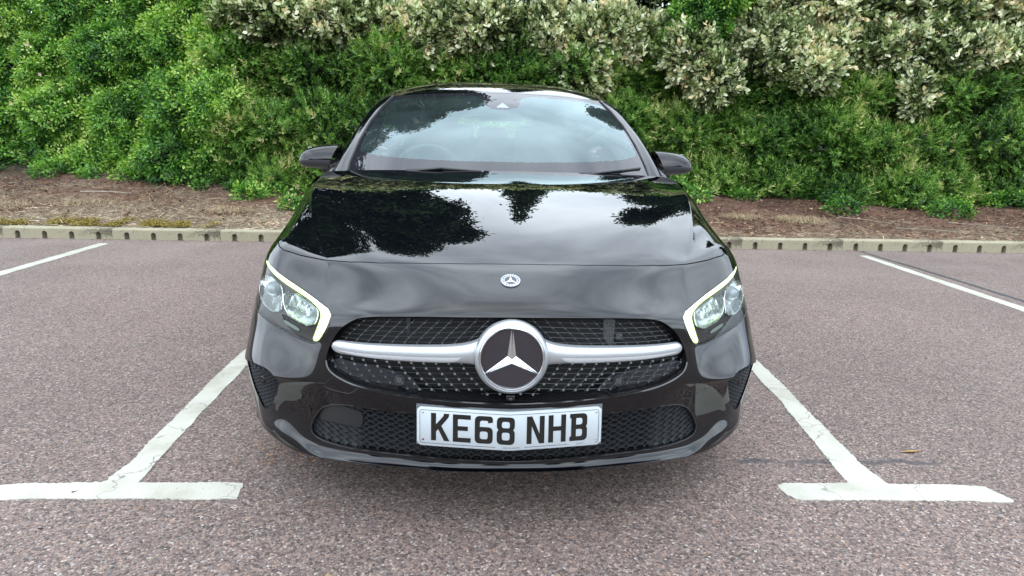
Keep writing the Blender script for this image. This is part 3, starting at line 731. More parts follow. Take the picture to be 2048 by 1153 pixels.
# ---- headlamps
OUTB_ = [(.711,.594),(.7065,.630),(.709,.650),(.722,.665),(.750,.6765),(.785,.6790),(.812,.668),(.822,.645),(.812,.616),(.780,.598),(.745,.588)]
INNB_ = [(.7000,.650),(.6950,.614),(.6700,.589),(.624,.578),(.594,.580),(.574,.594),(.5680,.618),(.577,.6310),(.612,.640),(.6605,.6520)]
OUTB = [tuple(p) for p in grow(OUTB_, .004)]; INNB = [tuple(p) for p in grow(INNB_, .0035)]
MARK = [(.698,.5745),(.6310,.5610),(.635,.5505),(.693,.5630)]
DR = [(.5135,.632),(.618,.6605),(.7187,.6926),(.797,.7170),(.811,.7135),(.786,.7075),(.7186,.6828),(.6516,.6630),(.5936,.6470),(.560,.6310),(.553,.6180),(.554,.605),(.564,.580),(.577,.550),(.5800,.5430),(.5766,.5406),(.5626,.5465),(.545,.572),(.527,.600),(.519,.616)]
for si, s_ in enumerate((1, -1)):
    R2 = lambda p: [(s_*x_, z_) for x_, z_ in p]
    outer = smooth_poly(R2(OUTB), it=1); inner = smooth_poly(R2(INNB), it=1); mark = smooth_poly(R2(MARK), it=1); lens = np.array(lamps_p[si]); drl = smooth_poly(R2(DR), it=2)
    hl = sheet(grow(lens, .003), .004, lambda X, Z: Y0(X, Z)+.020, 'headlight', LAMPGREY, car, holes=(outer, inner))
    sheet(drl, .003, lambda X, Z: Y0(X, Z)+.009, 'daylight_strip', DRL, hl)
    sheet(grow(drl, .0042), .004, lambda X, Z: Y0(X, Z)+.0125, 'strip_halo', DRLY, hl)  # larger glowing sheet added as the strip's light fringe
    lp = lens_plug[si]; lp.V = lp.V-lp.N*.001; lp.obj('lamp_lens', LENSG, hl)
    for poly, dp_, nm_ in ((outer, .05, 'reflector'), (inner, .055, 'reflector')):
        cx_, cz_ = np.mean(poly, 0)
        def fb(X, Z, poly=poly, dp_=dp_): q = np.clip(-seg_sdf(np.stack([X.ravel(), Z.ravel()], 1), poly).reshape(X.shape)/.034, 0, 1); return Y0(X, Z)+.012+dp_*np.sin(q*math.pi/2)
        ro_ = sheet(poly, .0022, fb, nm_, REFL, hl); ro_.data.polygons.foreach_set('use_smooth', np.full(len(ro_.data.polygons), True))
        m = MB(); m.tube([(x_, y0(x_, z_)+.011, z_) for x_, z_ in poly], .0020, 8, closed=True); m.build('reflector_rim', CHROME, ro_)
    c0 = Vector((s_*.758, y0(s_*.758, .642)+.042, .643)); ax = Vector((s_*.45, -.85, .18)).normalized()
    k = Matrix.Translation(c0) @ ax.to_track_quat('Z', 'Y').to_matrix().to_4x4() @ Matrix.Diagonal((1.25, .95, 1, 1))
    m = MB(); m.lathe([(0, .022), (.010, .020), (.018, .013), (.023, .003), (.0245, -.004), (.028, -.005), (.028, -.02)], 40, k); m.build('projector', PROJ, hl)
    for a, b, wd in ((.613, .614, .009), (.642, .620, .012), (.670, .628, .010)):
        c0 = Vector((s_*a, y0(s_*a, b)+.034, b)); ax = Vector((s_*.25, -.95, .12)).normalized()
        k = Matrix.Translation(c0) @ ax.to_track_quat('Z', 'Y').to_matrix().to_4x4() @ Matrix.Rotation(R_(14*s_), 4, 'Z')
        m = MB(); V = []
        for i in range(9):
            for j in range(5):
                a_ = (i/8-.5)*2; b_ = (j/4-.5)*2; V.append(k @ Vector((wd*a_*(1-.3*b_), .017*b_, .012*(1-a_*a_)*(1-.3*b_*b_))))
        m.add(V, [(i*5+j, i*5+j+1, (i+1)*5+j+1, (i+1)*5+j) for i in range(8) for j in range(4)]); m.build('reflector_facet', REFL, hl)
    sheet(mark, .005, lambda X, Z: Y0(X, Z)+.014, 'side_marker', AMB, hl)
    # black seal under the lens
    bl = [p for p in lens if not (p[1] > .5*(abs(p[0])-.515)*.7+.640)]
    loop = [(x_, y0(x_, z_)+.0015, z_) for x_, z_ in lens if abs(x_) < .86]
    m = MB(); m.tube(loop, .0022, 6); m.build('lamp_seal', RUBBER, hl)
# thin highlight strip on the bumper beside the inner edge of each lamp
for s_ in (1, -1):
    m = MB(); m.tube([(s_*x_, y0(s_*x_, z_)+.0002, z_) for x_, z_ in ((.512,.628),(.521,.600),(.536,.570),(.553,.545))], .0016, 6); m.build('bumper_edge_bead', PAINT, car)

# ---- greenhouse
def patch(rows, su, sv, alpha=1.0, mir=True):
    P = np.array(rows, float)
    if mir: L_ = P[:, :0:-1].copy(); L_[...,0] *= -1; P = np.concatenate([L_, P], 1)
    S_ = bs_surface(P, su, sv, alpha); n = grid_normals(S_)
    if n[S_.shape[0]//2, S_.shape[1]//2, 2] < 0: n = -n
    return Skin(S_.reshape(-1,3), n.reshape(-1,3), [tuple(f) for f in grid_faces(*S_.shape[:2]).tolist()])
WS = [
 [(0,1.20,.945),(.36,1.22,.943),(.60,1.28,.942),(.715,1.36,.942)],
 [(0,1.32,1.012),(.36,1.34,1.008),(.58,1.395,1.004),(.700,1.455,1.002)],
 [(0,1.52,1.122),(.35,1.54,1.117),(.57,1.585,1.105),(.686,1.64,1.100)],
 [(0,1.72,1.223),(.33,1.74,1.217),(.54,1.785,1.203),(.662,1.835,1.193)],
 [(0,1.90,1.302),(.31,1.92,1.295),(.50,1.96,1.282),(.625,2.005,1.272)],
 [(0,2.05,1.361),(.29,2.065,1.354),(.46,2.095,1.345),(.578,2.125,1.336)],
]
ws = patch(WS, 10, 8)
wsf = lambda V: np.stack([V[:,0], V[:,2]], 1)
inner_ws = smooth_poly([(-.672,1.022),(.672,1.022),(.668,1.10),(.645,1.19),(.605,1.27),(.560,1.322),(.29,1.338),(.115,1.345),(.112,1.268),(-.068,1.266),(-.072,1.346),(-.29,1.338),(-.560,1.322),(-.605,1.27),(-.645,1.19),(-.668,1.10)], it=2)
clear, border = ws.clip(seg_sdf(wsf(ws.V), inner_ws))
wo_ = clear.obj('windscreen', WINDG, car); border.obj('windscreen_border', coat_ior(pmat('frit_black', (.012,.012,.016), .3, 0, 1, .01, 0), 1.42), wo_)
WV = BVHTree.FromPolygons([tuple(v) for v in ws.V], ws.F)
def yws(x, z): h = WV.ray_cast(Vector((x, 0, z)), Vector((0, 1, 0))); return h[0].y if h[0] is not None else 1.9
m = MB()
for (a, b, c_) in (((-.012, 1.278), (.058, 1.278), (.023, 1.305)),): m.add([(x_, yws(x_, z_)-.001, z_) for x_, z_ in (a, b, c_)], [(0, 1, 2)])
m.build('camera_window', pmat('camera_window', (.16,.21,.21), .15), wo_, smooth=False)
m = MB(); m.box((.02, 2.02, 1.30), (.17, .14, .05)); m.build('sensor_housing', INTER, car, bevel=.01)
m = MB(); m.box((.02, 2.06, 1.245), (.235, .02, .065)); m.build('rear_view_mirror', INTER, car, bevel=.015)
ROOF = [
 [(0,2.053,1.3625),(.29,2.068,1.3555),(.46,2.098,1.3465),(.580,2.128,1.3375)],
 [(0,2.18,1.400),(.29,2.19,1.393),(.46,2.21,1.379),(.575,2.24,1.362)],
 [(0,2.50,1.449),(.28,2.50,1.442),(.45,2.50,1.424),(.565,2.50,1.400)],
 [(0,3.00,1.452),(.28,3.00,1.446),(.45,3.00,1.428),(.56,3.00,1.402)],
 [(0,3.60,1.415),(.27,3.60,1.409),(.44,3.60,1.391),(.55,3.60,1.366)],
 [(0,4.15,1.345),(.26,4.14,1.339),(.42,4.12,1.322),(.53,4.10,1.298)],
]
patch(ROOF, 6, 8).obj('roof', PAINT, car)
# side: glass edge A, pillar crest B, drip line C, belt D
CA = [(.702,1.36,.945),(.702,1.455,1.003),(.688,1.64,1.101),(.664,1.835,1.194),(.627,2.005,1.273),(.580,2.127,1.337),(.577,2.24,1.361),(.567,2.50,1.399),(.562,3.0,1.401),(.552,3.6,1.365),(.532,4.1,1.297)]
CB = [(.765,1.40,.955),(.757,1.48,1.005),(.738,1.66,1.098),(.712,1.85,1.188),(.682,2.03,1.268),(.648,2.18,1.325),(.640,2.32,1.352),(.622,2.56,1.388),(.615,3.0,1.390),(.602,3.6,1.35),(.57,4.1,1.28)]
CC = [(.785,1.43,.95),(.777,1.52,.995),(.758,1.70,1.08),(.733,1.90,1.165),(.705,2.08,1.24),(.678,2.24,1.292),(.668,2.38,1.32),(.655,2.62,1.345),(.65,3.0,1.345),(.635,3.6,1.29),(.59,4.1,1.20)]
CD = [(.80,1.45,.945),(.805,1.54,.955),(.825,1.70,.955),(.84,1.95,.955),(.845,2.15,.957),(.85,2.35,.96),(.85,2.55,.962),(.85,2.8,.966),(.85,3.1,.972),(.84,3.6,.99),(.80,4.1,1.0)]
for s_ in (1, -1):
    f = lambda C_: [(s_*x_, y_, z_) for x_, y_, z_ in C_]
    mid = lambda A, B, t, bul: [(a[0]*(1-t)+b[0]*t+s_*bul, a[1]*(1-t)+b[1]*t, a[2]*(1-t)+b[2]*t+abs(bul)*.6) for a, b in zip(A, B)]
    A_, B_, C_, D_ = map(f, (CA, CB, CC, CD))
    def strip(rows, name, mat, par=car):
        sp = patch(rows, 4, 4, 1, False)
        if (sp.N[:,0]*s_).mean() < 0: sp.N = -sp.N
        return sp.obj(name, mat, par)
    strip([[(a[0], a[1], a[2]-.004) for a in A_], mid(A_, B_, .35, .004), mid(A_, B_, .75, .006), B_, mid(B_, C_, .5, .003), C_], 'roof_pillar', PAINT)
    strip([C_, mid(C_, D_, .33, .012), mid(C_, D_, .66, .012), D_], 'side_window', SIDEG)
    m = MB(); m.tube([(a[0]-s_*.001, a[1]-.002, a[2]+.0015) for a in A_[:6]], .0045, 6); m.build('windscreen_seal', RUBBER, car)
    for (p, q) in ((C_[6], D_[7]),):
        m = MB(); m.tube([Vector(p)+Vector((-s_*.01,.02,0)), Vector(q)+Vector((-s_*.01,0,0))], .03, 6); m.build('door_pillar', GLOSS, car)
# body side and rear
ROWZ = [(.0,1.0),(.35,.90),(.75,.78),(1,.62),(.95,.45),(.70,.30),(.15,.20)]
def side_net(s_):
    ys = [(1.20,.797),(1.5,.803),(1.9,.835),(2.4,.85),(3.0,.85),(3.5,.845),(3.85,.825),(4.10,.79),(4.28,.72),(4.385,.55),(4.41,.28),(4.415,0)]
    rows = []
    for dx, z in ROWZ:
        row = []
        for y_, x_ in ys:
            zz = z if z < 1 else float(.95 if y_ < 1.6 else .955+.045*min(1, (y_-1.6)/2.4))
            w_ = x_+(.897-x_)*dx if y_ < 3.9 else x_+.05*dx*max(0, (4.45-y_)/.55)
            row.append((s_*(w_-.002*(x_ > 0)), y_+(dx*.03 if y_ > 4.2 else 0), zz))
        rows.append(row)
    return rows
doors = []
for s_ in (1, -1):
    sp = patch(side_net(s_), 6, 5, 1, False)
    if (sp.N[:,0]*s_)[:len(sp.N)//2].mean() < 0: sp.N = -sp.N
    _, sp = sp.clip(arch(sp.V, AX_R)); _, sp = sp.clip(arch(sp.V, AX_F))
    fw, sp = sp.clip(sp.V[:,1]-1.445); _, sp = sp.clip(sp.V[:,1]-1.450)
    fd, sp = sp.clip(np.maximum(sp.V[:,1]-2.52, .27-sp.V[:,2])); _, sp = sp.clip(np.maximum(sp.V[:,1]-2.525, .265-sp.V[:,2]))
    rd, sp = sp.clip(np.maximum(sp.V[:,1]-3.33, .27-sp.V[:,2])); _, sp = sp.clip(np.maximum(sp.V[:,1]-3.335, .265-sp.V[:,2]))
    fw.obj('sill_front', PAINT, car); sp.obj('rear_quarter', PAINT, car)
    for dr, hy in ((fd, 2.38), (rd, 3.22)):
        o = dr.obj('door', PAINT, car); m = MB(); m.tube([(s_*.905, hy-.09, .80), (s_*.918, hy-.06, .802), (s_*.918, hy+.05, .805), (s_*.905, hy+.08, .806)], .011, 8); m.build('handle', PAINT, o)
    # tail lamp and wheels
    m = MB(); m.box((s_*.745, 4.27, .86), (.20, .05, .10), Matrix.Rotation(R_(-48*s_), 3, 'Z')); m.build('tail_light', REDL, car, bevel=.02)
# hatch with rear window opening
m = MB(); V = [(-.55,4.10,1.30),(.55,4.10,1.30),(.62,4.33,1.00),(-.62,4.33,1.00)]
hat = [(-.50,4.13,1.265),(.50,4.13,1.265),(.55,4.28,1.06),(-.55,4.28,1.06)]
m.add(V+hat, [(0,1,5,4),(1,2,6,5),(2,3,7,6),(3,0,4,7)]); ht = m.build('tailgate', PAINT, car, smooth=False)
m = MB(); m.add(hat, [(0,1,2,3)]); m.build('rear_window', glass_mat('rear_glass', (.8,.85,.82), 1.5, .0), ht, smooth=False)
m = MB(); m.box((0, 4.15, 1.33), (1.1, .22, .03)); m.build('roof_spoiler', PAINT, car, bevel=.01)
# wheels
def wheel(s_, ay):
    w = None; Mx = Matrix.Translation((s_*.775, ay, .318)) @ Matrix.Rotation(R_(90*s_), 4, 'Y')
    m = MB(); m.lathe([(.215,-.10),(.25,-.108),(.295,-.106),(.312,-.092),(.318,-.06),(.318,.06),(.312,.092),(.295,.106),(.25,.108),(.215,.10)], 64, Mx); w = m.build('wheel', RUBBER, car)
    m = MB(); m.lathe([(.218,-.10),(.20,-.09),(.195,.0),(.205,.085),(.218,.10),(.222,.102)], 48, Mx)
    for k in range(5):
        for q in (-.16, .16):
            a = k*2*math.pi/5+q; p0 = Vector((.05*math.cos(a), .05*math.sin(a), .075)); p1 = Vector((.205*math.cos(a-q*.3), .205*math.sin(a-q*.3), .088)); m.tube([Mx @ p0, Mx @ p1], [.016, .013], 6)
    m.lathe([(0,.085),(.05,.083),(.06,.07),(.06,.03)], 24, Mx); m.build('rim', SATIN, w)
    m = MB(); m.lathe([(.05,.0),(.15,.0),(.15,.02),(.05,.02)], 32, Mx); m.build('brake_disc', CHROME, w)
for s_ in (1, -1):
    for ay in (AX_F, AX_R): wheel(s_, ay)
    for ay in (AX_F, AX_R):
        m = MB(); V = []; Fq = []
        for k in range(17):
            a = math.pi*k/16; c_ = Vector((0, ay-.37*math.cos(a), .325+.37*math.sin(a)))
            V += [(s_*.862, c_.y, c_.z), (s_*.60, c_.y, c_.z), (s_*.60, ay, .325)]
        for k in range(16): Fq += [(k*3, k*3+1, k*3+4, k*3+3), (k*3+1, k*3+2, k*3+4)]
        m.add(V, Fq); m.build('wheel_arch_liner', DARK, car)
m = MB(); m.box((0, 2.3, .21), (1.50, 4.0, .05)); m.build('underbody', DARK, car)
m = MB(); m.box((0, .66, .55), (1.1, .05, .6)); m.box((0, 1.30, .60), (1.50, .05, .60)); m.build('bulkhead', DARK, car)
# ---- interior
m = MB(); m.box((0, 1.66, .86), (1.46, .52, .16)); m.build('dashboard', pmat('dash', (.05,.052,.055), .55), car, bevel=.05)
m = MB(); cw = Vector((-.365, 1.90, .905)); ax = Vector((0, 1, .42)).normalized(); q = ax.to_track_quat('Z', 'Y').to_matrix().to_4x4(); k = Matrix.Translation(cw) @ q
m.tube([k @ Vector((.182*math.cos(t*math.pi/20), .182*math.sin(t*math.pi/20), 0)) for t in range(40)], .015, 10, closed=True)
for a in (0, 180, 270): m.tube([k @ Vector((0,0,0)), k @ Vector((.18*math.cos(R_(a)), .18*math.sin(R_(a)), 0))], .018, 8)
m.lathe([(0,.03),(.05,.025),(.065,0),(.05,-.02)], 24, k); m.build('steering_wheel', INTGREY, car)
for sx in (-.365, .365):
    m = MB(); m.box((sx, 2.42, .66), (.48, .50, .16)); m.box((sx, 2.66, .94), (.46, .13, .52), Matrix.Rotation(R_(-14), 3, 'X')); m.box((sx, 2.74, 1.215), (.25, .09, .17), Matrix.Rotation(R_(-8), 3, 'X')); m.build('front_seat', INTER, car, bevel=.04)
m = MB(); m.box((0, 3.40, .62), (1.30, .50, .16)); m.box((0, 3.66, .88), (1.30, .14, .45), Matrix.Rotation(R_(-16), 3, 'X'))
for sx in (-.40, 0, .40): m.box((sx, 3.72, 1.13), (.24, .08, .12))
m.build('rear_seat', INTER, car, bevel=.03)
m = MB(); m.box((0, 2.4, .30), (1.5, 3.6, .04)); m.build('cabin_floor', INTER, car)
m = MB(); m.box((0, 3.98, .72), (1.40, .40, .56)); m.build('boot_cover', INTER, car, bevel=.02)
m = MB(); m.add([(-.54,2.13,1.325),(.54,2.13,1.325),(.54,2.5,1.38),(-.54,2.5,1.38),(.52,3.6,1.35),(-.52,3.6,1.35),(.5,4.08,1.285),(-.5,4.08,1.285)], [(0,1,2,3),(3,2,4,5),(5,4,6,7)]); m.build('headlining', INTGREY, car)
# ---- door mirrors
for s_ in (1, -1):
    st, nn = 22, 28; Vm = []; 
    for i in range(st+1):
        s = i/st; x_ = .812+.170*math.sin(s*math.pi/2)**1.0
        k = max(1-s**3.2, 0)**.5 if s < 1 else 0
        zt = 1.079-.052*s**2; zb = .957+.012*s; zc = (zt*.45+zb*.55); yc = 1.645+.02*s; hy = .078-.015*s
        tilt = (1.079-1.079)
        for j in range(nn):
            a = 2*math.pi*j/nn; c, sn = math.cos(a), math.sin(a); e = .80
            yy_ = -abs(c)**e*math.copysign(1, c)*hy*(k*.85+.15*(k > 0)); zz_ = abs(sn)**e*math.copysign(1, sn)
            zz_ = zz_*(zt-zc if zz_ > 0 else zc-zb)*k
            Vm.append((s_*(x_+.030*(zc-(zc+zz_))/.06*(1-s)), yc+yy_, zc+zz_))
    Fm = [(i*nn+j, i*nn+(j+1) % nn, (i+1)*nn+(j+1) % nn, (i+1)*nn+j) for i in range(st) for j in range(nn)]+[tuple(range(nn))]
    Vm = np.array(Vm); nr = np.zeros_like(Vm); G = Vm.reshape(st+1, nn, 3); g = np.concatenate([G, G[:, :1]], 1); gn = grid_normals(g)[:, :-1]
    cen = Vm.mean(0); gn = gn.reshape(-1,3); gn *= np.sign(((Vm-cen)*gn).sum(1, keepdims=True)+1e-9)
    ms = Skin(Vm, gn, Fm); lowm, upm = ms.clip(Vm[:,2]-1.004)
    mo = upm.obj('door_mirror', PAINT, car); lowm.obj('mirror_lower_shell', PLAST2, mo)
    m = MB(); m.tube([(s_*.80, 1.66, .935), (s_*.835, 1.655, .948), (s_*.87, 1.65, .962)], [.030, .024, .02], 10); m.box((s_*.80, 1.62, .962), (.03, .16, .05)); m.build('mirror_foot', PLAST, mo)
    m = MB(); m.box((s_*.89, 1.722, 1.018), (.135, .004, .085)); m.build('mirror_glass', CHROME, mo, bevel=.001)
# ---- wipers
for pts in ([(-.42,.979),(-.345,.984),(-.26,.990),(-.17,.986),(-.085,.981)], [(.355,.978),(.45,.984),(.56,.992),(.665,1.001)]):
    P_ = [Vector((x_, yws(x_, z_)-.010, z_)) for x_, z_ in pts]; m = MB(); m.tube(P_, .0055, 6); wb = m.build('wiper', RUBBER, car)
    m = MB(); m.tube([P_[2]+Vector((0,-.010,.003)), P_[1]+Vector((0,-.012,.0)), P_[0]+Vector((-.03,-.02,-.012))], [.0045, .006, .008], 6); m.build('wiper_arm', PLAST, wb)
m = MB(); m.tube([(.36,1.32,.966),(.5,1.34,.970),(.66,1.40,.972)], .006, 6) ; m.build('cowl_grille', PLAST, car)
# ------------------------------------------------------------------ materials of the place
K = .66                                                          # true reflectances: the colours below are as picked, scaled once here
_pm = pmat
def pmat(name, col, *a, **k): return _pm(name, tuple(v*K for v in col), *a, **k)
def nodes_mat(name):
    m = bpy.data.materials.new(name); m.use_nodes = True; nt = m.node_tree; return m, nt, nt.nodes, nt.links, nt.nodes['Principled BSDF']
def ramp(nodes, stops, interp='LINEAR'):
    r = nodes.new('ShaderNodeValToRGB'); cr_ = r.color_ramp; cr_.interpolation = interp
    while len(cr_.elements) < len(stops): cr_.elements.new(.5)
    for e, (p, c) in zip(cr_.elements, stops): e.position = p; e.color = (c[0]*K, c[1]*K, c[2]*K, 1)
    return r
def asphalt():
    m, nt, n, l, b = nodes_mat('red_grey_asphalt'); t = n.new('ShaderNodeTexCoord')
    v = n.new('ShaderNodeTexVoronoi'); v.inputs['Scale'].default_value = 142; l.new(t.outputs['Object'], v.inputs['Vector'])
    sep = n.new('ShaderNodeSeparateColor'); l.new(v.outputs['Color'], sep.inputs[0])
    r = ramp(n, [(0,(.078,.062,.057)),(.2,(.175,.128,.114)),(.42,(.285,.200,.170)),(.60,(.220,.175,.163)),(.78,(.375,.295,.260)),(.9,(.375,.235,.17)),(1,(.56,.49,.44))]); l.new(sep.outputs[0], r.inputs[0])
    v2 = n.new('ShaderNodeTexVoronoi'); v2.feature = 'DISTANCE_TO_EDGE'; v2.inputs['Scale'].default_value = 142; l.new(t.outputs['Object'], v2.inputs['Vector'])
    e = n.new('ShaderNodeMapRange'); e.inputs[1].default_value = .0; e.inputs[2].default_value = .16; e.inputs[3].default_value = .58; e.inputs[4].default_value = 1; l.new(v2.outputs['Distance'], e.inputs[0])
    v3 = n.new('ShaderNodeTexVoronoi'); v3.inputs['Scale'].default_value = 260; l.new(t.outputs['Object'], v3.inputs['Vector']); s3 = n.new('ShaderNodeSeparateColor'); l.new(v3.outputs['Color'], s3.inputs[0])
    e3 = n.new('ShaderNodeMapRange'); e3.inputs[3].default_value = .84; e3.inputs[4].default_value = 1.20; l.new(s3.outputs[1], e3.inputs[0])
    nz = n.new('ShaderNodeTexNoise'); nz.inputs['Scale'].default_value = .55; nz.inputs['Detail'].default_value = 7; nz.inputs['Roughness'].default_value = .6; l.new(t.outputs['Object'], nz.inputs['Vector'])
    e4 = n.new('ShaderNodeMapRange'); e4.inputs[1].default_value = .3; e4.inputs[2].default_value = .7; e4.inputs[3].default_value = .80; e4.inputs[4].default_value = 1.16; l.new(nz.outputs['Fac'], e4.inputs[0])
    def mul(a, b_):
        x = n.new('ShaderNodeMath'); x.operation = 'MULTIPLY'; l.new(a, x.inputs[0]); l.new(b_, x.inputs[1]); return x.outputs[0]
    k = mul(mul(e.outputs[0], e3.outputs[0]), e4.outputs[0])
    # dusty pale band near the kerb, dark wet-looking crack line across the bays (wear with a shape of its own)
    sx = n.new('ShaderNodeSeparateXYZ'); l.new(t.outputs['Object'], sx.inputs[0])
    sc = n.new('ShaderNodeVectorMath'); sc.operation = 'SCALE'; l.new(r.outputs[0], sc.inputs[0]); l.new(k, sc.inputs['Scale'])
    dust = n.new('ShaderNodeMapRange'); dust.inputs[1].default_value = 4.2; dust.inputs[2].default_value = 6.7; dust.inputs[3].default_value = .0; dust.inputs[4].default_value = .42; l.new(sx.outputs['Y'], dust.inputs[0])
    nd = n.new('ShaderNodeTexNoise'); nd.inputs['Scale'].default_value = 1.4; nd.inputs['Detail'].default_value = 8; l.new(t.outputs['Object'], nd.inputs['Vector'])
    ndm = n.new('ShaderNodeMapRange'); ndm.inputs[1].default_value = .35; ndm.inputs[2].default_value = .65; l.new(nd.outputs['Fac'], ndm.inputs[0])
    mx_ = n.new('ShaderNodeMixRGB'); l.new(mul(dust.outputs[0], ndm.outputs[0]), mx_.inputs[0]); l.new(sc.outputs[0], mx_.inputs[1]); mx_.inputs[2].default_value = (.36*K,.29*K,.265*K,1)
    # cracked joint at y = 2.14
    nj = n.new('ShaderNodeTexNoise'); nj.inputs['Scale'].default_value = 9; nj.inputs['Detail'].default_value = 5; l.new(t.outputs['Object'], nj.inputs['Vector'])
    jy = n.new('ShaderNodeMath'); jy.operation = 'MULTIPLY_ADD'; jy.inputs[1].default_value = .08; jy.inputs[2].default_value = -2.185; l.new(nj.outputs['Fac'], jy.inputs[0])
    ja = n.new('ShaderNodeMath'); ja.operation = 'ADD'; l.new(sx.outputs['Y'], ja.inputs[0]); l.new(jy.outputs[0], ja.inputs[1])
    jb = n.new('ShaderNodeMath'); jb.operation = 'ABSOLUTE'; l.new(ja.outputs[0], jb.inputs[0])
    jm = n.new('ShaderNodeMapRange'); jm.inputs[1].default_value = .006; jm.inputs[2].default_value = .022; jm.inputs[3].default_value = .75; jm.inputs[4].default_value = 0; l.new(jb.outputs[0], jm.inputs[0])
    nk = n.new('ShaderNodeTexNoise'); nk.inputs['Scale'].default_value = 2.2; nk.inputs['Detail'].default_value = 3; l.new(t.outputs['Object'], nk.inputs['Vector'])
    nkm = n.new('ShaderNodeMapRange'); nkm.inputs[1].default_value = .50; nkm.inputs[2].default_value = .60; l.new(nk.outputs['Fac'], nkm.inputs[0])
    m2 = n.new('ShaderNodeMixRGB'); l.new(mul(jm.outputs[0], nkm.outputs[0]), m2.inputs[0]); l.new(mx_.outputs[0], m2.inputs[1]); m2.inputs[2].default_value = (.05*K,.052*K,.06*K,1)
    l.new(m2.outputs[0], b.inputs['Base Color']); b.inputs['Roughness'].default_value = .75; b.inputs['Specular IOR Level'].default_value = .35
    bp = n.new('ShaderNodeBump'); bp.inputs['Strength'].default_value = .55; bp.inputs['Distance'].default_value = .004
    ad = n.new('ShaderNodeMath'); ad.operation = 'ADD'; l.new(e.outputs[0], ad.inputs[0]); l.new(sep.outputs[1], ad.inputs[1]); l.new(ad.outputs[0], bp.inputs['Height']); l.new(bp.outputs[0], b.inputs['Normal'])
    return m
def line_paint():
    m, nt, n, l, b = nodes_mat('white_line_paint'); t = n.new('ShaderNodeTexCoord')
    v = n.new('ShaderNodeTexVoronoi'); v.feature = 'DISTANCE_TO_EDGE'; v.inputs['Scale'].default_value = 3.2
    nw = n.new('ShaderNodeTexNoise'); nw.inputs['Scale'].default_value = 7; nw.inputs['Detail'].default_value = 4; l.new(t.outputs['Object'], nw.inputs['Vector'])
    va = n.new('ShaderNodeVectorMath'); va.operation = 'MULTIPLY_ADD'; l.new(nw.outputs['Color'], va.inputs[0]); va.inputs[1].default_value = (.25,.25,.25); l.new(t.outputs['Object'], va.inputs[2]); l.new(va.outputs[0], v.inputs['Vector'])
    c = n.new('ShaderNodeMapRange'); c.inputs[1].default_value = .0; c.inputs[2].default_value = .009; c.inputs[3].default_value = .85; c.inputs[4].default_value = 0; l.new(v.outputs['Distance'], c.inputs[0])
    nn = n.new('ShaderNodeTexNoise'); nn.inputs['Scale'].default_value = 1.1; l.new(t.outputs['Object'], nn.inputs['Vector'])
    nm = n.new('ShaderNodeMapRange'); nm.inputs[1].default_value = .42; nm.inputs[2].default_value = .52; l.new(nn.outputs['Fac'], nm.inputs[0])
    x = n.new('ShaderNodeMath'); x.operation = 'MULTIPLY'; l.new(c.outputs[0], x.inputs[0]); l.new(nm.outputs[0], x.inputs[1])
    n2 = n.new('ShaderNodeTexNoise'); n2.inputs['Scale'].default_value = 140; n2.inputs['Detail'].default_value = 3; l.new(t.outputs['Object'], n2.inputs['Vector'])
    c2 = n.new('ShaderNodeMapRange'); c2.inputs[1].default_value = .66; c2.inputs[2].default_value = .72; c2.inputs[4].default_value = .55; l.new(n2.outputs['Fac'], c2.inputs[0])
    mxm = n.new('ShaderNodeMath'); mxm.operation = 'MAXIMUM'; l.new(x.outputs[0], mxm.inputs[0]); l.new(c2.outputs[0], mxm.inputs[1])
    n3 = n.new('ShaderNodeTexNoise'); n3.inputs['Scale'].default_value = 6; n3.inputs['Detail'].default_value = 6; l.new(t.outputs['Object'], n3.inputs['Vector'])
    r = ramp(n, [(.35,(.49,.475,.39)),(.5,(.58,.565,.48)),(.7,(.64,.625,.54))]); l.new(n3.outputs['Fac'], r.inputs[0])
    mx_ = n.new('ShaderNodeMixRGB'); l.new(mxm.outputs[0], mx_.inputs[0]); l.new(r.outputs[0], mx_.inputs[1]); mx_.inputs[2].default_value = (.13*K,.12*K,.11*K,1)
    l.new(mx_.outputs[0], b.inputs['Base Color']); b.inputs['Roughness'].default_value = .6
    bp = n.new('ShaderNodeBump'); bp.inputs['Strength'].default_value = .35; bp.inputs['Distance'].default_value = .003; l.new(n2.outputs['Fac'], bp.inputs['Height']); l.new(bp.outputs[0], b.inputs['Normal'])
    return m
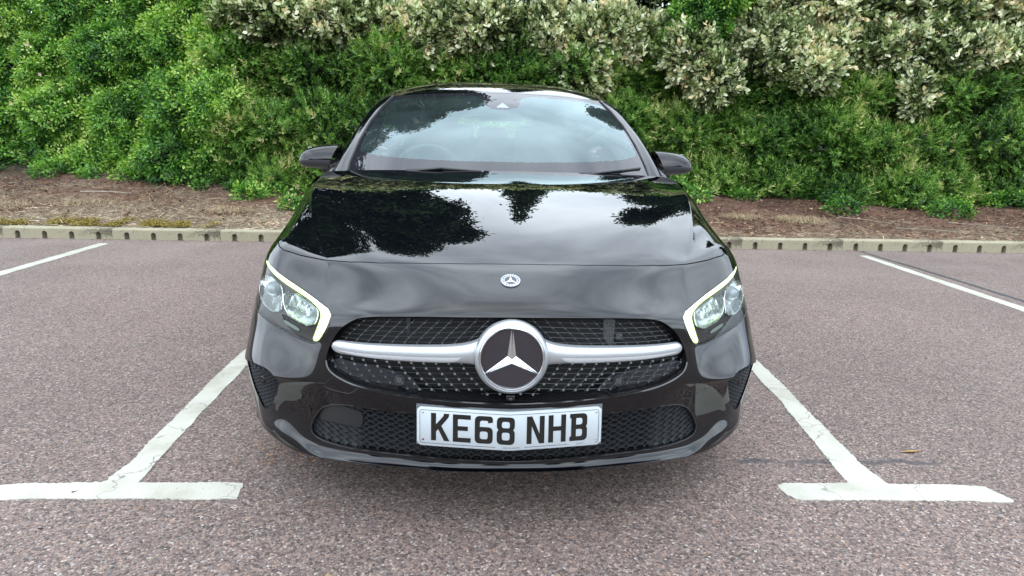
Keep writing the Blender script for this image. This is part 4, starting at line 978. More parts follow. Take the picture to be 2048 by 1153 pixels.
def kerb_mat():
    m, nt, n, l, b = nodes_mat('kerb_concrete'); t = n.new('ShaderNodeTexCoord')
    a = n.new('ShaderNodeTexNoise'); a.inputs['Scale'].default_value = 38; a.inputs['Detail'].default_value = 8; a.inputs['Roughness'].default_value = .7; l.new(t.outputs['Object'], a.inputs['Vector'])
    c = n.new('ShaderNodeTexNoise'); c.inputs['Scale'].default_value = 3.2; c.inputs['Detail'].default_value = 4; l.new(t.outputs['Object'], c.inputs['Vector'])
    oi = n.new('ShaderNodeObjectInfo')
    r = ramp(n, [(.0,(.47,.42,.30)),(.42,(.40,.36,.24)),(.58,(.19,.165,.11)),(1,(.06,.05,.035))])
    ad = n.new('ShaderNodeMath'); ad.operation = 'MULTIPLY_ADD'; l.new(c.outputs['Fac'], ad.inputs[0]); ad.inputs[1].default_value = .9; l.new(a.outputs['Fac'], ad.inputs[2])
    s = n.new('ShaderNodeMapRange'); s.inputs[1].default_value = .62; s.inputs[2].default_value = 1.42; l.new(ad.outputs[0], s.inputs[0])
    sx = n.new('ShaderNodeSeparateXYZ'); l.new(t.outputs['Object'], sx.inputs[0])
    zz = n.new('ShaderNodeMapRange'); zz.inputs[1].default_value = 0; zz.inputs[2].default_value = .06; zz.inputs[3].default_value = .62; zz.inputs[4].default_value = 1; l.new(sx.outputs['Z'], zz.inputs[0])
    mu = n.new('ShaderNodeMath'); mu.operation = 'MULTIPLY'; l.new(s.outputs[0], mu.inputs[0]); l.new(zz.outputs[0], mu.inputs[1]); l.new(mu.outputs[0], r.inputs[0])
    l.new(r.outputs[0], b.inputs['Base Color']); b.inputs['Roughness'].default_value = .9
    bp = n.new('ShaderNodeBump'); bp.inputs['Strength'].default_value = .5; bp.inputs['Distance'].default_value = .006; l.new(a.outputs['Fac'], bp.inputs['Height']); l.new(bp.outputs[0], b.inputs['Normal'])
    return m
def soil_mat():
    m, nt, n, l, b = nodes_mat('verge_soil'); t = n.new('ShaderNodeTexCoord'); sx = n.new('ShaderNodeSeparateXYZ'); l.new(t.outputs['Object'], sx.inputs[0])
    a = n.new('ShaderNodeTexNoise'); a.inputs['Scale'].default_value = 26; a.inputs['Detail'].default_value = 8; a.inputs['Roughness'].default_value = .75; l.new(t.outputs['Object'], a.inputs['Vector'])
    c = n.new('ShaderNodeTexNoise'); c.inputs['Scale'].default_value = 1.6; c.inputs['Detail'].default_value = 5; l.new(t.outputs['Object'], c.inputs['Vector'])
    r1 = ramp(n, [(.3,(.045,.022,.013)),(.5,(.135,.064,.036)),(.62,(.23,.12,.068)),(.8,(.37,.24,.14))]); l.new(a.outputs['Fac'], r1.inputs[0])     # mulch
    r2 = ramp(n, [(.3,(.08,.06,.04)),(.5,(.22,.165,.105)),(.65,(.36,.28,.18)),(.8,(.48,.40,.28))]); l.new(a.outputs['Fac'], r2.inputs[0])     # straw and dust
    y = n.new('ShaderNodeMapRange'); y.inputs[1].default_value = 7.0; y.inputs[2].default_value = 8.3; y.inputs[3].default_value = 1.15; y.inputs[4].default_value = 0; l.new(sx.outputs['Y'], y.inputs[0])
    xx = n.new('ShaderNodeMapRange'); xx.inputs[1].default_value = -2; xx.inputs[2].default_value = 3.5; xx.inputs[3].default_value = .25; xx.inputs[4].default_value = -.45; l.new(sx.outputs['X'], xx.inputs[0])
    s = n.new('ShaderNodeMath'); s.operation = 'ADD'; l.new(y.outputs[0], s.inputs[0]); l.new(xx.outputs[0], s.inputs[1])
    cm = n.new('ShaderNodeMapRange'); cm.inputs[1].default_value = .35; cm.inputs[2].default_value = .65; cm.inputs[3].default_value = -.5; cm.inputs[4].default_value = .5; l.new(c.outputs['Fac'], cm.inputs[0])
    s2 = n.new('ShaderNodeMath'); s2.operation = 'ADD'; s2.use_clamp = True; l.new(s.outputs[0], s2.inputs[0]); l.new(cm.outputs[0], s2.inputs[1])
    mx_ = n.new('ShaderNodeMixRGB'); l.new(s2.outputs[0], mx_.inputs[0]); l.new(r1.outputs[0], mx_.inputs[1]); l.new(r2.outputs[0], mx_.inputs[2])
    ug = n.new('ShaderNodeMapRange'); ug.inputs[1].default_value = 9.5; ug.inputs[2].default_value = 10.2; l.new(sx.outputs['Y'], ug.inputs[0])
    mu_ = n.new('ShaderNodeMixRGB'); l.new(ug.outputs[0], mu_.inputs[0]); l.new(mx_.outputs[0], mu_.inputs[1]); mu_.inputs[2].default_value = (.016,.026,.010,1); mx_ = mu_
    l.new(mx_.outputs[0], b.inputs['Base Color']); b.inputs['Roughness'].default_value = .95
    bp = n.new('ShaderNodeBump'); bp.inputs['Strength'].default_value = .8; bp.inputs['Distance'].default_value = .02; l.new(a.outputs['Fac'], bp.inputs['Height']); l.new(bp.outputs[0], b.inputs['Normal'])
    return m
def tone_mat(name, stops, rough=.5, transl=.3, spec=.4, tcol=None):
    """colour from the 'tone' attribute; thin-leaf mix with translucency"""
    m, nt, n, l, b = nodes_mat(name); a = n.new('ShaderNodeAttribute'); a.attribute_name = 'tone'
    if transl: stops = [(p_, tuple(v*1.33 for v in c_)) for p_, c_ in stops]
    r = ramp(n, stops); l.new(a.outputs['Fac'], r.inputs[0]); l.new(r.outputs[0], b.inputs['Base Color']); b.inputs['Roughness'].default_value = rough; b.inputs['Specular IOR Level'].default_value = spec
    if transl:
        tr = n.new('ShaderNodeBsdfTranslucent'); g = n.new('ShaderNodeMixRGB'); g.blend_type = 'MULTIPLY'; g.inputs[0].default_value = 1; l.new(r.outputs[0], g.inputs[1]); g.inputs[2].default_value = (1.5,1.6,.7,1); l.new(g.outputs[0], tr.inputs[0])
        mx_ = n.new('ShaderNodeMixShader'); mx_.inputs[0].default_value = transl; l.new(b.outputs[0], mx_.inputs[1]); l.new(tr.outputs[0], mx_.inputs[2]); l.new(mx_.outputs[0], n['Material Output'].inputs[0])
    return m
# ------------------------------------------------------------------ ground and markings
YK = 6.752
def vz(x, y):
    "height of the verge"
    t = np.maximum(np.asarray(y)-6.87, 0); z = .100+.102*t+.02*np.sin(np.asarray(x)*.9)*np.minimum(t, 1.5)
    return z+np.maximum(t-2.6, 0)*.16
g = mesh_obj('car_park_asphalt', [(-300,-300,0),(300,-300,0),(300,YK+.05,0),(-300,YK+.05,0)], [(0,1,2,3)], asphalt(), smooth=False); tag(g, kind='structure')
LP = line_paint()
def rough_strip(poly, amp=.004, step=.008):
    out = []; P = [np.array(p, float) for p in poly]
    for i in range(len(P)):
        a, b = P[i], P[(i+1) % len(P)]; L_ = np.linalg.norm(b-a); k = max(2, int(L_/step)); nr = np.array([-(b-a)[1], (b-a)[0]])/L_
        ph = rng.uniform(0, 9, 3)
        for j in range(k):
            s = L_*j/k; out.append(a+(b-a)*j/k+nr*(rng.normal(0, amp*.45)+amp*.5*math.sin(s*21+ph[0])+amp*.6*math.sin(s*8+ph[1])))
    return out
def flat(name, poly, z0, mat, h=.003):
    P = rough_strip(poly); n = len(P); loops = [[Vector((p[0], p[1], 0)) for p in P]]
    from mathutils.geometry import tessellate_polygon
    T = tessellate_polygon(loops); V = [(p[0], p[1], z0+h) for p in P]+[(p[0], p[1], z0-.002) for p in P]
    Fq = [tuple(t) for t in T]+[(i, (i+1) % n, (i+1) % n+n, i+n) for i in range(n)]
    o = mesh_obj(name, V, Fq, mat, smooth=False); bm = bmesh.new(); bm.from_mesh(o.data); bmesh.ops.recalc_face_normals(bm, faces=bm.faces); bm.to_mesh(o.data); bm.free(); return tag(o, kind='structure')
flat('bay_marking', [(-1.70,1.881),(-.790,1.888),(-.797,1.94),(-.803,1.987),(-1.145,1.983),(-1.155,2.124),(-1.168,2.45),(-1.192,3.07),(-1.20,6.5),(-1.29,6.5),(-1.285,3.07),(-1.262,2.43),(-1.243,2.124),(-1.255,2.0),(-1.27,1.982),(-1.52,1.977),(-1.60,1.955),(-1.66,1.915)], 0, LP)
flat('bay_marking', [(1.022,1.888),(1.74,1.872),(1.746,1.88),(1.715,1.973),(1.385,1.983),(1.37,2.13),(1.392,2.5),(1.410,2.75),(1.43,3.1),(1.45,6.5),(1.36,6.5),(1.345,3.1),(1.325,2.75),(1.300,2.5),(1.264,2.13),(1.25,1.99),(1.02,1.987),(.999,1.975),(.995,1.94),(1.0,1.91)], 0, LP)
flat('bay_marking', [(-3.86,1.93),(-3.76,1.93),(-3.745,4.9),(-3.75,6.49),(-3.85,6.50),(-3.845,5.0)], 0, LP)
flat('bay_marking', [(3.77,1.93),(3.87,1.93),(3.875,4.6),(3.88,6.45),(3.79,6.44),(3.775,4.5)], 0, LP)
flat('tar_seal_strip', [(4.00,2.5),(4.05,2.5),(4.045,4.6),(4.03,5.6),(3.99,6.3),(3.97,6.70),(3.93,6.70),(3.95,6.3),(3.985,5.6),(4.005,4.6)], 0, pmat('tar', (.045,.046,.052), .55, bump=(200,.4,.003)), .0015)
# ------------------------------------------------------------------ kerb blocks with drainage arches
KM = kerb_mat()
def kerb_block():
    L_, H, W = 1.0875, .113, .125; P = [(-L_/2, -.02)]; xs = [-.3985, -.1295, .1395, .4095]
    for x_ in xs:
        w = .026; P.append((x_-w, -.02)); 
        for k in range(9): a = math.pi-math.pi*k/8; P.append((x_+w*math.cos(a), .052+.027*math.sin(a)))
        P.append((x_+w, -.02))
    P += [(L_/2, -.02), (L_/2, H), (-L_/2, H)]
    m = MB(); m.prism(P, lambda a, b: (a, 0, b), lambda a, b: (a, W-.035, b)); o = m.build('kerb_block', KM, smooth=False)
    bm = bmesh.new(); bm.from_mesh(o.data)
    es = [e for e in bm.edges if abs(e.verts[0].co.z-H) < 1e-5 and abs(e.verts[1].co.z-H) < 1e-5 and abs(e.verts[0].co.y) < 1e-5 and abs(e.verts[1].co.y) < 1e-5]
    bmesh.ops.bevel(bm, geom=es, offset=.018, segments=3, profile=.5, affect='EDGES')
    r = bmesh.ops.create_cube(bm, size=1, matrix=Matrix.Translation((0, W-.0165, H/2-.011)) @ Matrix.Diagonal((L_, .036, H+.018, 1))); bm.to_mesh(o.data); bm.free()
    return o
kb = kerb_block(); XJ = -4.947; names_k = {}
ordn = ['first','second','third','fourth','fifth','sixth','seventh']
for k in range(-2, 12):
    o = kb if k == -2 else kb.copy()
    if o is not kb: link(o)
    o.location = (XJ+1.09*(k+.5), YK+rng.uniform(-.003,.003), rng.uniform(-.003,.002)); o.rotation_euler = (rng.uniform(-.006,.006), 0, rng.uniform(-.003,.003))
    if k <= 2: w = ordn[2-k]+' block to the left of the car'
    elif k >= 6: w = ordn[k-6]+' block to the right of the car'
    else: w = {3: 'block hidden behind the left half of the car', 4: 'block hidden behind the middle of the car', 5: 'block hidden behind the right half of the car'}[k]
    tag(o, 'weathered concrete kerb with drain arches, '+w, 'kerb', 'concrete drainage kerb blocks along the back of the bays')
# ------------------------------------------------------------------ verge
nx, ny = 260, 90; X, Y = np.meshgrid(np.linspace(-16, 16, nx), np.concatenate([np.linspace(YK+.118, 9.5, 60), np.linspace(9.6, 40, 30)]))
Z = vz(X, Y)+rng.normal(0, .006, X.shape)*(Y < 9.5)+.02*np.sin(X*3.1+Y*2)*np.minimum(Y-6.87, 1)*(Y < 12)-.008
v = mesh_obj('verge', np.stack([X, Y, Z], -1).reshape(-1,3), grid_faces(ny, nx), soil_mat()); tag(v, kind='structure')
g2 = mesh_obj('far_ground', [(-300,YK+.06,-.05),(300,YK+.06,-.05),(300,300,-.05),(-300,300,-.05)], [(0,1,2,3)], pmat('far_grass', (.06,.09,.03), .9, var=(.5,.3)), smooth=False); tag(g2, kind='structure')

def quads_obj(name, C, U, Vv, tone, mat, parent=None, curl=None, shape='leaf'):
    """many small leaves: centre-base C, length vector U, half-width vector Vv; each a folded 2-quad blade"""
    n = len(C); nrm = np.cross(U, Vv); nrm /= np.maximum(np.linalg.norm(nrm, axis=1, keepdims=True), 1e-9); ln = np.linalg.norm(U, axis=1, keepdims=True)
    cu = .12 if curl is None else curl
    if shape == 'leaf':
        p = [C, C+U*.42+Vv-nrm*ln*.02, C+U*.42-Vv-nrm*ln*.02, C+U*.45+nrm*ln*.06*0, C+U-nrm*ln*cu]
        P = np.stack(p, 1).reshape(-1,3); b = (np.arange(n)*5)[:,None]
        F_ = np.concatenate([b+np.array([[0,3,1,1]]), b+np.array([[0,2,3,3]]), b+np.array([[3,4,1,1]]), b+np.array([[3,2,4,4]])], 0)
        F_ = F_[:, :3]; k = 5
    elif shape == 'oval':
        p = [C, C+U*.28+Vv*.85-nrm*ln*.01, C+U*.28-Vv*.85-nrm*ln*.01, C+U*.68+Vv*.85-nrm*ln*cu*.5, C+U*.68-Vv*.85-nrm*ln*cu*.5, C+U-nrm*ln*cu, C+U*.5+nrm*ln*.04]
        P = np.stack(p, 1).reshape(-1,3); b = (np.arange(n)*7)[:,None]
        F_ = np.concatenate([b+np.array([t]) for t in ([0,6,1],[0,2,6],[1,6,3],[2,4,6],[3,6,5],[6,4,5])], 0); k = 7
    else:
        p = [C-Vv, C+Vv, C+U+Vv*.3, C+U-Vv*.3]; P = np.stack(p, 1).reshape(-1,3); b = (np.arange(n)*4)[:,None]; F_ = b+np.array([[0,1,2,3]]); k = 4
    o = mesh_obj(name, P, F_.astype(np.int32), mat, parent, smooth=False)
    at = o.data.attributes.new('tone', 'FLOAT', 'POINT'); at.data.foreach_set('value', np.repeat(np.clip(tone, 0, 1), k).astype(np.float32)); return o
def unit(a): return a/np.maximum(np.linalg.norm(a, axis=-1, keepdims=True), 1e-9)
def perp(U): r = rng.normal(size=U.shape); return unit(np.cross(U, r))
# litter
def litter(n, xr, yr, ln, wd, stops, name, lab, dens=None, zf=vz, lift=.012, mat=None, tone=None):
    x = rng.uniform(*xr, n); y = rng.uniform(*yr, n)
    if dens is not None: k = rng.uniform(0, 1, n) < dens(x, y); x, y = x[k], y[k]; n = len(x)
    a = rng.uniform(0, 2*math.pi, n); L_ = rng.uniform(*ln, n)[:,None]
    U = np.stack([np.cos(a), np.sin(a), rng.normal(0, .22, n)], 1)*L_; W = np.stack([-np.sin(a), np.cos(a), rng.normal(0, .5, n)], 1)*(rng.uniform(*wd, n)[:,None])
    C = np.stack([x, y, zf(x, y)+rng.uniform(.0, lift, n)], 1)
    o = quads_obj(name, C, U, W, rng.uniform(0, 1, n) if tone is None else tone(x, y), mat or tone_mat(name, stops, .8, 0), shape='blade'); return tag(o, lab, 'ground litter', kind='stuff')
ST = [(0,(.03,.016,.010)),(.25,(.12,.05,.03)),(.5,(.27,.14,.08)),(.75,(.50,.35,.20)),(1,(.70,.58,.40))]
blend = lambda x, y: np.clip(rng.beta(1.4, 1.6, len(x))*.8+.42*np.clip((8.2-y)/1.4, -.8, 1)-.20*(x > 1.5)+.12*(x < -1)+.05*np.sin(x*2.3), 0, 1)
litter(46000, (-8.5,9.5), (6.86,10.2), (.02,.11), (.0014,.005), ST, 'dry_litter', 'brown needles and dry straw scattered over the verge behind the kerb', tone=blend)
litter(9000, (-8.5,9.5), (6.9,10.2), (.015,.04), (.006,.014), [(0,(.04,.02,.013)),(.5,(.22,.09,.045)),(.85,(.34,.19,.10)),(1,(.50,.38,.22))], 'fallen_leaves', 'small fallen brown leaves lying on the verge', lift=.03)
litter(9000, (-8.5,9.5), (6.88,9.0), (.05,.17), (.0010,.0024), [(0,(.30,.20,.11)),(.5,(.55,.42,.26)),(1,(.78,.66,.46))], 'straw', 'long pale straw stalks strewn over the verge', dens=lambda x, y: np.clip(.75-.25*(x > 1.5)-.45*(y-7.4), .04, 1)*(.4+.6*(np.sin(x*2.9+1)+np.sin(y*9+x*5) > -.2)), lift=.035)
zero = lambda x, y: np.zeros_like(x)+.001
litter(2600, (-6,7), (6.55,6.75), (.012,.05), (.001,.004), [(0,(.10,.03,.02)),(.5,(.24,.09,.05)),(1,(.40,.24,.13))], 'gutter_needles', 'reddish brown needles gathered in the gutter along the kerb', dens=lambda x, y: (np.sin(x*4.1)+np.sin(x*9.7+1) > .2)*np.clip((y-6.55)/.2, 0, 1)**2*.9, zf=zero, lift=.008)
litter(420, (-6,7), (1.2,6.6), (.008,.03), (.002,.006), [(0,(.12,.06,.04)),(.5,(.30,.17,.08)),(1,(.48,.36,.20))], 'asphalt_debris', 'scattered tiny leaf scraps lying on the asphalt', zf=zero, lift=.002)
cl = lambda cx_, cy_, r_: (lambda x, y: np.exp(-(((x-cx_)/r_[0])**2+((y-cy_)/r_[1])**2)))
litter(1500, (-.95,-.45), (1.95,2.45), (.004,.014), (.0015,.004), [(0,(.12,.05,.02)),(.6,(.36,.17,.06)),(1,(.55,.34,.15))], 'leaf_crumbs', 'patch of orange brown leaf crumbs on the asphalt by the left bumper corner', dens=cl(-.70,2.2,(.12,.07)), zf=zero, lift=.006)
# moss and dry grass tufts
def moss_z(x, y): return vz(x, y)+.012
def mossd(x, y): return (np.exp(-(((x+3.9)/.95)**2+((y-7.04)/.12)**2))+.7*np.exp(-(((x+5.1)/.5)**2+((y-7.0)/.07)**2)))*(np.sin(x*7+y*9)+np.sin(x*19+1)+rng.normal(0,.5,len(x)) > -.1)
litter(90000, (-5.8,-2.9), (6.88,7.35), (.006,.018), (.002,.005), [(0,(.09,.07,.012)),(.5,(.30,.22,.025)),(1,(.52,.40,.06))], 'moss', 'yellow green moss patch on the verge edge above the left kerb blocks', dens=mossd, zf=moss_z, lift=.012)
def tuft(cx_, cy_, r_, n, lab):
    a = rng.uniform(0, 2*math.pi, n); rr = np.sqrt(rng.uniform(0, 1, n)); x = cx_+r_[0]*rr*np.cos(a); y = cy_+r_[1]*rr*np.sin(a); m = MB(); V = []; Fq = []
    for i in range(n):
        b = rng.uniform(0, 2*math.pi); L_ = rng.uniform(.06, .17); h = rng.uniform(.02, .07); p = np.array([x[i], y[i], float(vz(x[i], y[i]))-.004]); d = np.array([math.cos(b), math.sin(b), 0]); w = np.array([-d[1], d[0], 0])*.0011
        k0 = len(V)
        for t in (0, .35, .7, 1): q = p+d*L_*t+np.array([0, 0, h*math.sin(t*math.pi*.85)]); V += [q-w, q+w]
        Fq += [(k0+2*j, k0+2*j+1, k0+2*j+3, k0+2*j+2) for j in range(3)]
    o = mesh_obj('dry_grass_tuft', V, Fq, DRYG, smooth=False); return tag(o, lab, 'dry grass', 'dry grass tufts on the verge', kind=None)
DRYG = pmat('dry_grass', (.46,.35,.20), .8, var=(9,.35))
tuft(3.75, 7.72, (.30,.16), 900, 'large pale straw tuft on the verge right of the car')
tuft(3.05, 7.78, (.22,.10), 320, 'thin straw tuft between the car and the large straw tuft')
tuft(-3.0, 7.75, (.25,.12), 420, 'straw tuft on the verge just left of the car')
tuft(-4.7, 7.9, (.35,.16), 420, 'wide straw tuft on the left of the verge above the moss')
tuft(-5.6, 7.7, (.3,.2), 380, 'straw tuft at the far left of the verge')
BARK = pmat('stick_bark', (.30,.25,.19), .85, bump=(60,.4,.003), var=(20,.3)); BARKD = pmat('bark_dark', (.045,.030,.018), 1.0, spec=.05, bump=(40,.5,.006), var=(12,.3))
def stick(pts, r, lab):
    m = MB(); P = [Vector((a, b, float(vz(a, b))+h)) for a, b, h in pts]; m.tube(P, [r*(1-.5*i/(len(P)-1)) for i in range(len(P))], 6); o = m.build('stick', BARK); return tag(o, lab, 'stick')
stick([(4.35,7.95,.02),(4.6,7.75,.035),(4.83,7.62,.02)], .007, 'short grey stick lying right of the large straw tuft')
stick([(4.75,7.42,.015),(5.1,7.30,.03),(5.5,7.22,.015)], .008, 'long pale stick lying near the right kerb blocks')
stick([(5.6,7.75,.02),(6.2,7.42,.04),(6.7,7.30,.02)], .006, 'thin brown stick at the far right of the verge')
stick([(-3.5,7.15,.02),(-3.2,7.22,.05),(-2.85,7.15,.01),(-2.6,7.2,.02)], .006, 'bent pale twig beside the moss left of the car')
stick([(-5.15,8.45,.02),(-4.8,8.5,.02),(-4.55,8.48,.01)], .018, 'pale weathered strip of wood lying on the left verge')
# yellow scraps on the asphalt
for a, b, c_, d_, nm, lab in ((-.428,1.345,.018,1.2,'fallen_leaf','single orange leaf on the asphalt in the left foreground'), (1.62,2.22,.05,.1,'fallen_twig','yellow twig on the asphalt right of the right bay marking'), (.98,1.2,.014,.4,'fallen_leaf','tiny yellow leaf on the asphalt in the right foreground')):
    m = MB(); m.add([(a-c_*math.cos(d_), b-c_*math.sin(d_), .004), (a+.3*c_*math.sin(d_)*.6, b-.3*c_*math.cos(d_)*.6, .007), (a+c_*math.cos(d_), b+c_*math.sin(d_), .004), (a-.3*c_*math.sin(d_)*.6, b+.3*c_*math.cos(d_)*.6, .003)], [(0,1,2,3)]); tag(m.build(nm, pmat('yellow_leaf', (.55,.30,.07), .6), smooth=False), lab, nm.replace('fallen_', ''))
# ------------------------------------------------------------------ shrubs
def lobes_sample(lobes, n, back=.25):
    """points on the outer shell of a bunch of ellipsoid lobes, favouring the side open to the light"""
    w = np.array([l[3]*l[5]+l[3]*l[4]+l[4]*l[5] for l in lobes]); pick = rng.choice(len(lobes), n*3, p=w/w.sum()); Lb = np.array(lobes)[pick]
    d = unit(rng.normal(size=(n*3, 3))); 
    keep = (d[:,1] < .35) | (d[:,2] > .45) | (rng.uniform(size=n*3) < back)
    d = d[keep]; Lb = Lb[keep]; bump_ = 1+.17*np.sin(d[:,0]*8+Lb[:,0]*7)*np.sin(d[:,2]*8+Lb[:,2]*5+d[:,0]*3)+.08*np.sin(d[:,0]*23+d[:,2]*19+Lb[:,1]*3)
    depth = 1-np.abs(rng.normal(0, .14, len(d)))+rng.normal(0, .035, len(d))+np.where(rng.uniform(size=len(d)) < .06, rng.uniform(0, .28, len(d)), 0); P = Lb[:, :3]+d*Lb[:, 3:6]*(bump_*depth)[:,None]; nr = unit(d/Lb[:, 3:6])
    inside = np.zeros(len(P), bool)
    for l in lobes: q = (P-np.array(l[:3]))/np.array(l[3:6]); inside |= (q**2).sum(1) < .62
    ok = (~inside) & (P[:,2] > vz(P[:,0], P[:,1])+.01); P, nr, depth = P[ok], nr[ok], depth[ok]
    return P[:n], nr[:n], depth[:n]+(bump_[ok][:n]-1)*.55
def sprigs(P, nr, depth, kind, big=1.0):
    """turns sprig anchors into leaves; returns C, U, W, tone"""
    n = len(P)
    if kind == 'narrow': k, L_, st, up = 12, .064, .14, .45
    elif kind == 'rose': k, L_, st, up = 9, .054, .14, .45
    elif kind == 'silver': k, L_, st, up = 7, .080, .16, .55
    else: k, L_, st, up = 8, .10, .35, .3
    L_ *= big; st *= big
    ax = unit(nr+np.array([0, 0, up])+rng.normal(0, .38, (n,3)))
    if kind == 'rose': ax = unit(nr*1.2+np.array([0, 0, .25])+rng.normal(0, .5, (n,3)))
    x1 = perp(ax); x2 = np.cross(ax, x1); C = []; U = []; W = []; T = []; sc = rng.uniform(.75, 1.25, n)[:,None]; base = rng.normal(.42, .16, n)+1.1*(depth-.93)  # tone falls with depth: shade in the hollows is put into leaf colour
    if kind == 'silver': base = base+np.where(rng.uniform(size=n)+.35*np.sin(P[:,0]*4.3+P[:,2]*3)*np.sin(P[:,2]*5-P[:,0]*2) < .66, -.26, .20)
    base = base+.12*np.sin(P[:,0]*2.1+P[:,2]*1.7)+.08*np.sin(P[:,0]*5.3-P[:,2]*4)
    for i in range(k):
        t = (i+.5)/k; a = i*2.4+rng.uniform(0, .7, n); r = x1*np.cos(a)[:,None]+x2*np.sin(a)[:,None]
        spread = {'narrow': 1.0-.55*t, 'rose': 1.1-.3*t, 'silver': 1.15-.75*t}.get(kind, 1)
        if kind == 'rose': spread = 1.0
        u = unit(r*spread+ax*(.45+.5*t)+np.array([0, 0, -.12 if kind != 'rose' else -.25])+rng.normal(0, .16, (n,3)))
        c = P+ax*st*(t-.6)*sc
        if kind == 'rose': c = P+ax*st*(t-.6)*sc*.8+r*.030*sc
        l = L_*sc*rng.uniform(.75, 1.2, (n,1))*(1-.35*t if kind == 'narrow' else 1-.15*t)
        side = unit(np.cross(u, unit(ax+rng.normal(0, .25, (n,3))))); wr = {'narrow': .17, 'rose': .28, 'silver': .31}.get(kind, .3)
        C.append(c); U.append(u*l); W.append(side*l*wr); T.append(base+.22*(t-.3)+rng.normal(0, .07, n))
    return np.concatenate(C), np.concatenate(U), np.concatenate(W), np.concatenate(T)
NAR = tone_mat('narrow_leaf', [(0,(.008,.020,.006)),(.25,(.030,.085,.016)),(.5,(.085,.20,.030)),(.72,(.16,.30,.050)),(.9,(.27,.39,.09)),(1,(.40,.42,.16))], .40, .30, .45)
NAR2 = tone_mat('narrow_leaf_fresh', [(0,(.009,.021,.007)),(.25,(.036,.088,.018)),(.5,(.095,.215,.034)),(.72,(.17,.32,.055)),(.92,(.29,.40,.10)),(1,(.42,.38,.17))], .42, .30, .45)
ROSE = tone_mat('rose_leaf', [(0,(.008,.028,.008)),(.25,(.030,.11,.020)),(.5,(.090,.235,.032)),(.72,(.21,.40,.055)),(.9,(.38,.54,.11)),(1,(.50,.58,.18))], .42, .32, .4)
SILV = tone_mat('silver_leaf', [(0,(.020,.035,.010)),(.2,(.085,.125,.035)),(.38,(.22,.29,.10)),(.55,(.42,.48,.25)),(.75,(.66,.69,.45)),(.93,(.80,.80,.60)),(1,(.70,.58,.34))], .5, .15, .45)
def twigs(base, lobes, n, r, mat, parent, name='stems'):
    m = MB(); b = Vector(base)
    for i in range(n):
        l = lobes[i % len(lobes)]; e = Vector((l[0]+rng.uniform(-.6,.6)*l[3], l[1]+rng.uniform(-.3,.5)*l[4], l[2]+rng.uniform(-.2,.6)*l[5])); s = Vector((l[0]*.6+b.x*.4+rng.uniform(-.35,.35), b.y+rng.uniform(-.15,.25), 0)); s.z = float(vz(s.x, s.y))-.03
        mid = s.lerp(e, .5)+Vector(rng.uniform(-.12,.12,3)); m.tube([s, s.lerp(mid, .5)+Vector(rng.uniform(-.04,.04,3)), mid, e], [r, r*.8, r*.6, r*.25], 5)
    return m.build(name, mat, parent)
def shrub(name, lobes, n, kind, mat, lab, cat, group, stems=14, big=1.0):
    x = np.mean([l[0] for l in lobes]); y = np.mean([l[1] for l in lobes]); root = empty(name, (x, y, float(vz(x, y)))); tag(root, lab, cat, group)
    o_ = Vector((x, y, float(vz(x, y)))); loc = [(l[0]-x, l[1]-y, l[2]-o_.z)+tuple(l[3:]) for l in lobes]
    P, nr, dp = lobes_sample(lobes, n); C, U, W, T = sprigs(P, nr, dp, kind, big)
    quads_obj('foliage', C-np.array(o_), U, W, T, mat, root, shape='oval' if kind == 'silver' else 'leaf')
    t = twigs((x, y, 0), lobes, stems, .014, BARKD, root)
    t.data.transform(Matrix.Translation(-o_))
    # inner woody mass of crossing twigs
    m = MB()
    for l in lobes:
        for i in range(int(18+26*l[3]*l[5])):
            a = Vector(unit(rng.normal(size=3))*np.array(l[3:6])*.8)+Vector(l[:3]); b = Vector(unit(rng.normal(size=3))*np.array(l[3:6])*.8)+Vector(l[:3])
            if a.z > vz(a.x, a.y) and b.z > vz(b.x, b.y): m.tube([a, a.lerp(b, .5)+Vector(rng.uniform(-.05,.05,3)), b], .004, 4, caps=False)
    q = m.build('twigs', BARKD, root, auto=False); q.data.transform(Matrix.Translation(-o_))
    return root
def wall_lobes(x0, x1, yb, zb, zt, n, rx=.55, ry=.5, rz=.45, lean=.30, jit=.13):
    out = []
    rows = max(2, int((zt-zb)/.55))
    for r in range(rows):
        z = zb+.25+(zt-zb-.35)*r/(rows-1)
        for k in range(n):
            x = x0+(x1-x0)*(k+.5)/n+rng.uniform(-jit, jit)+(.5*(x1-x0)/n if r % 2 else 0)*.6
            y_ = yb(x) if callable(yb) else yb
            out.append((x, y_+.45+lean*(z-zb)+rng.uniform(-jit, jit), z+rng.uniform(-.08,.08), rx*rng.uniform(.75,1.25), ry*rng.uniform(.75,1.25), rz*rng.uniform(.75,1.25)))
    return out
ybase = lambda x: float(np.interp(x, [-9,-7,-5,-3.4,-1.5,1.5,3.3,4.8,7,10], [10.3,10.0,9.5,8.9,9.0,9.2,9.4,8.9,8.7,8.7]))
HG = 'hedge shrubs along the bank behind the car park'
DEN = 2.5
def nn(k): return int(k*DEN)
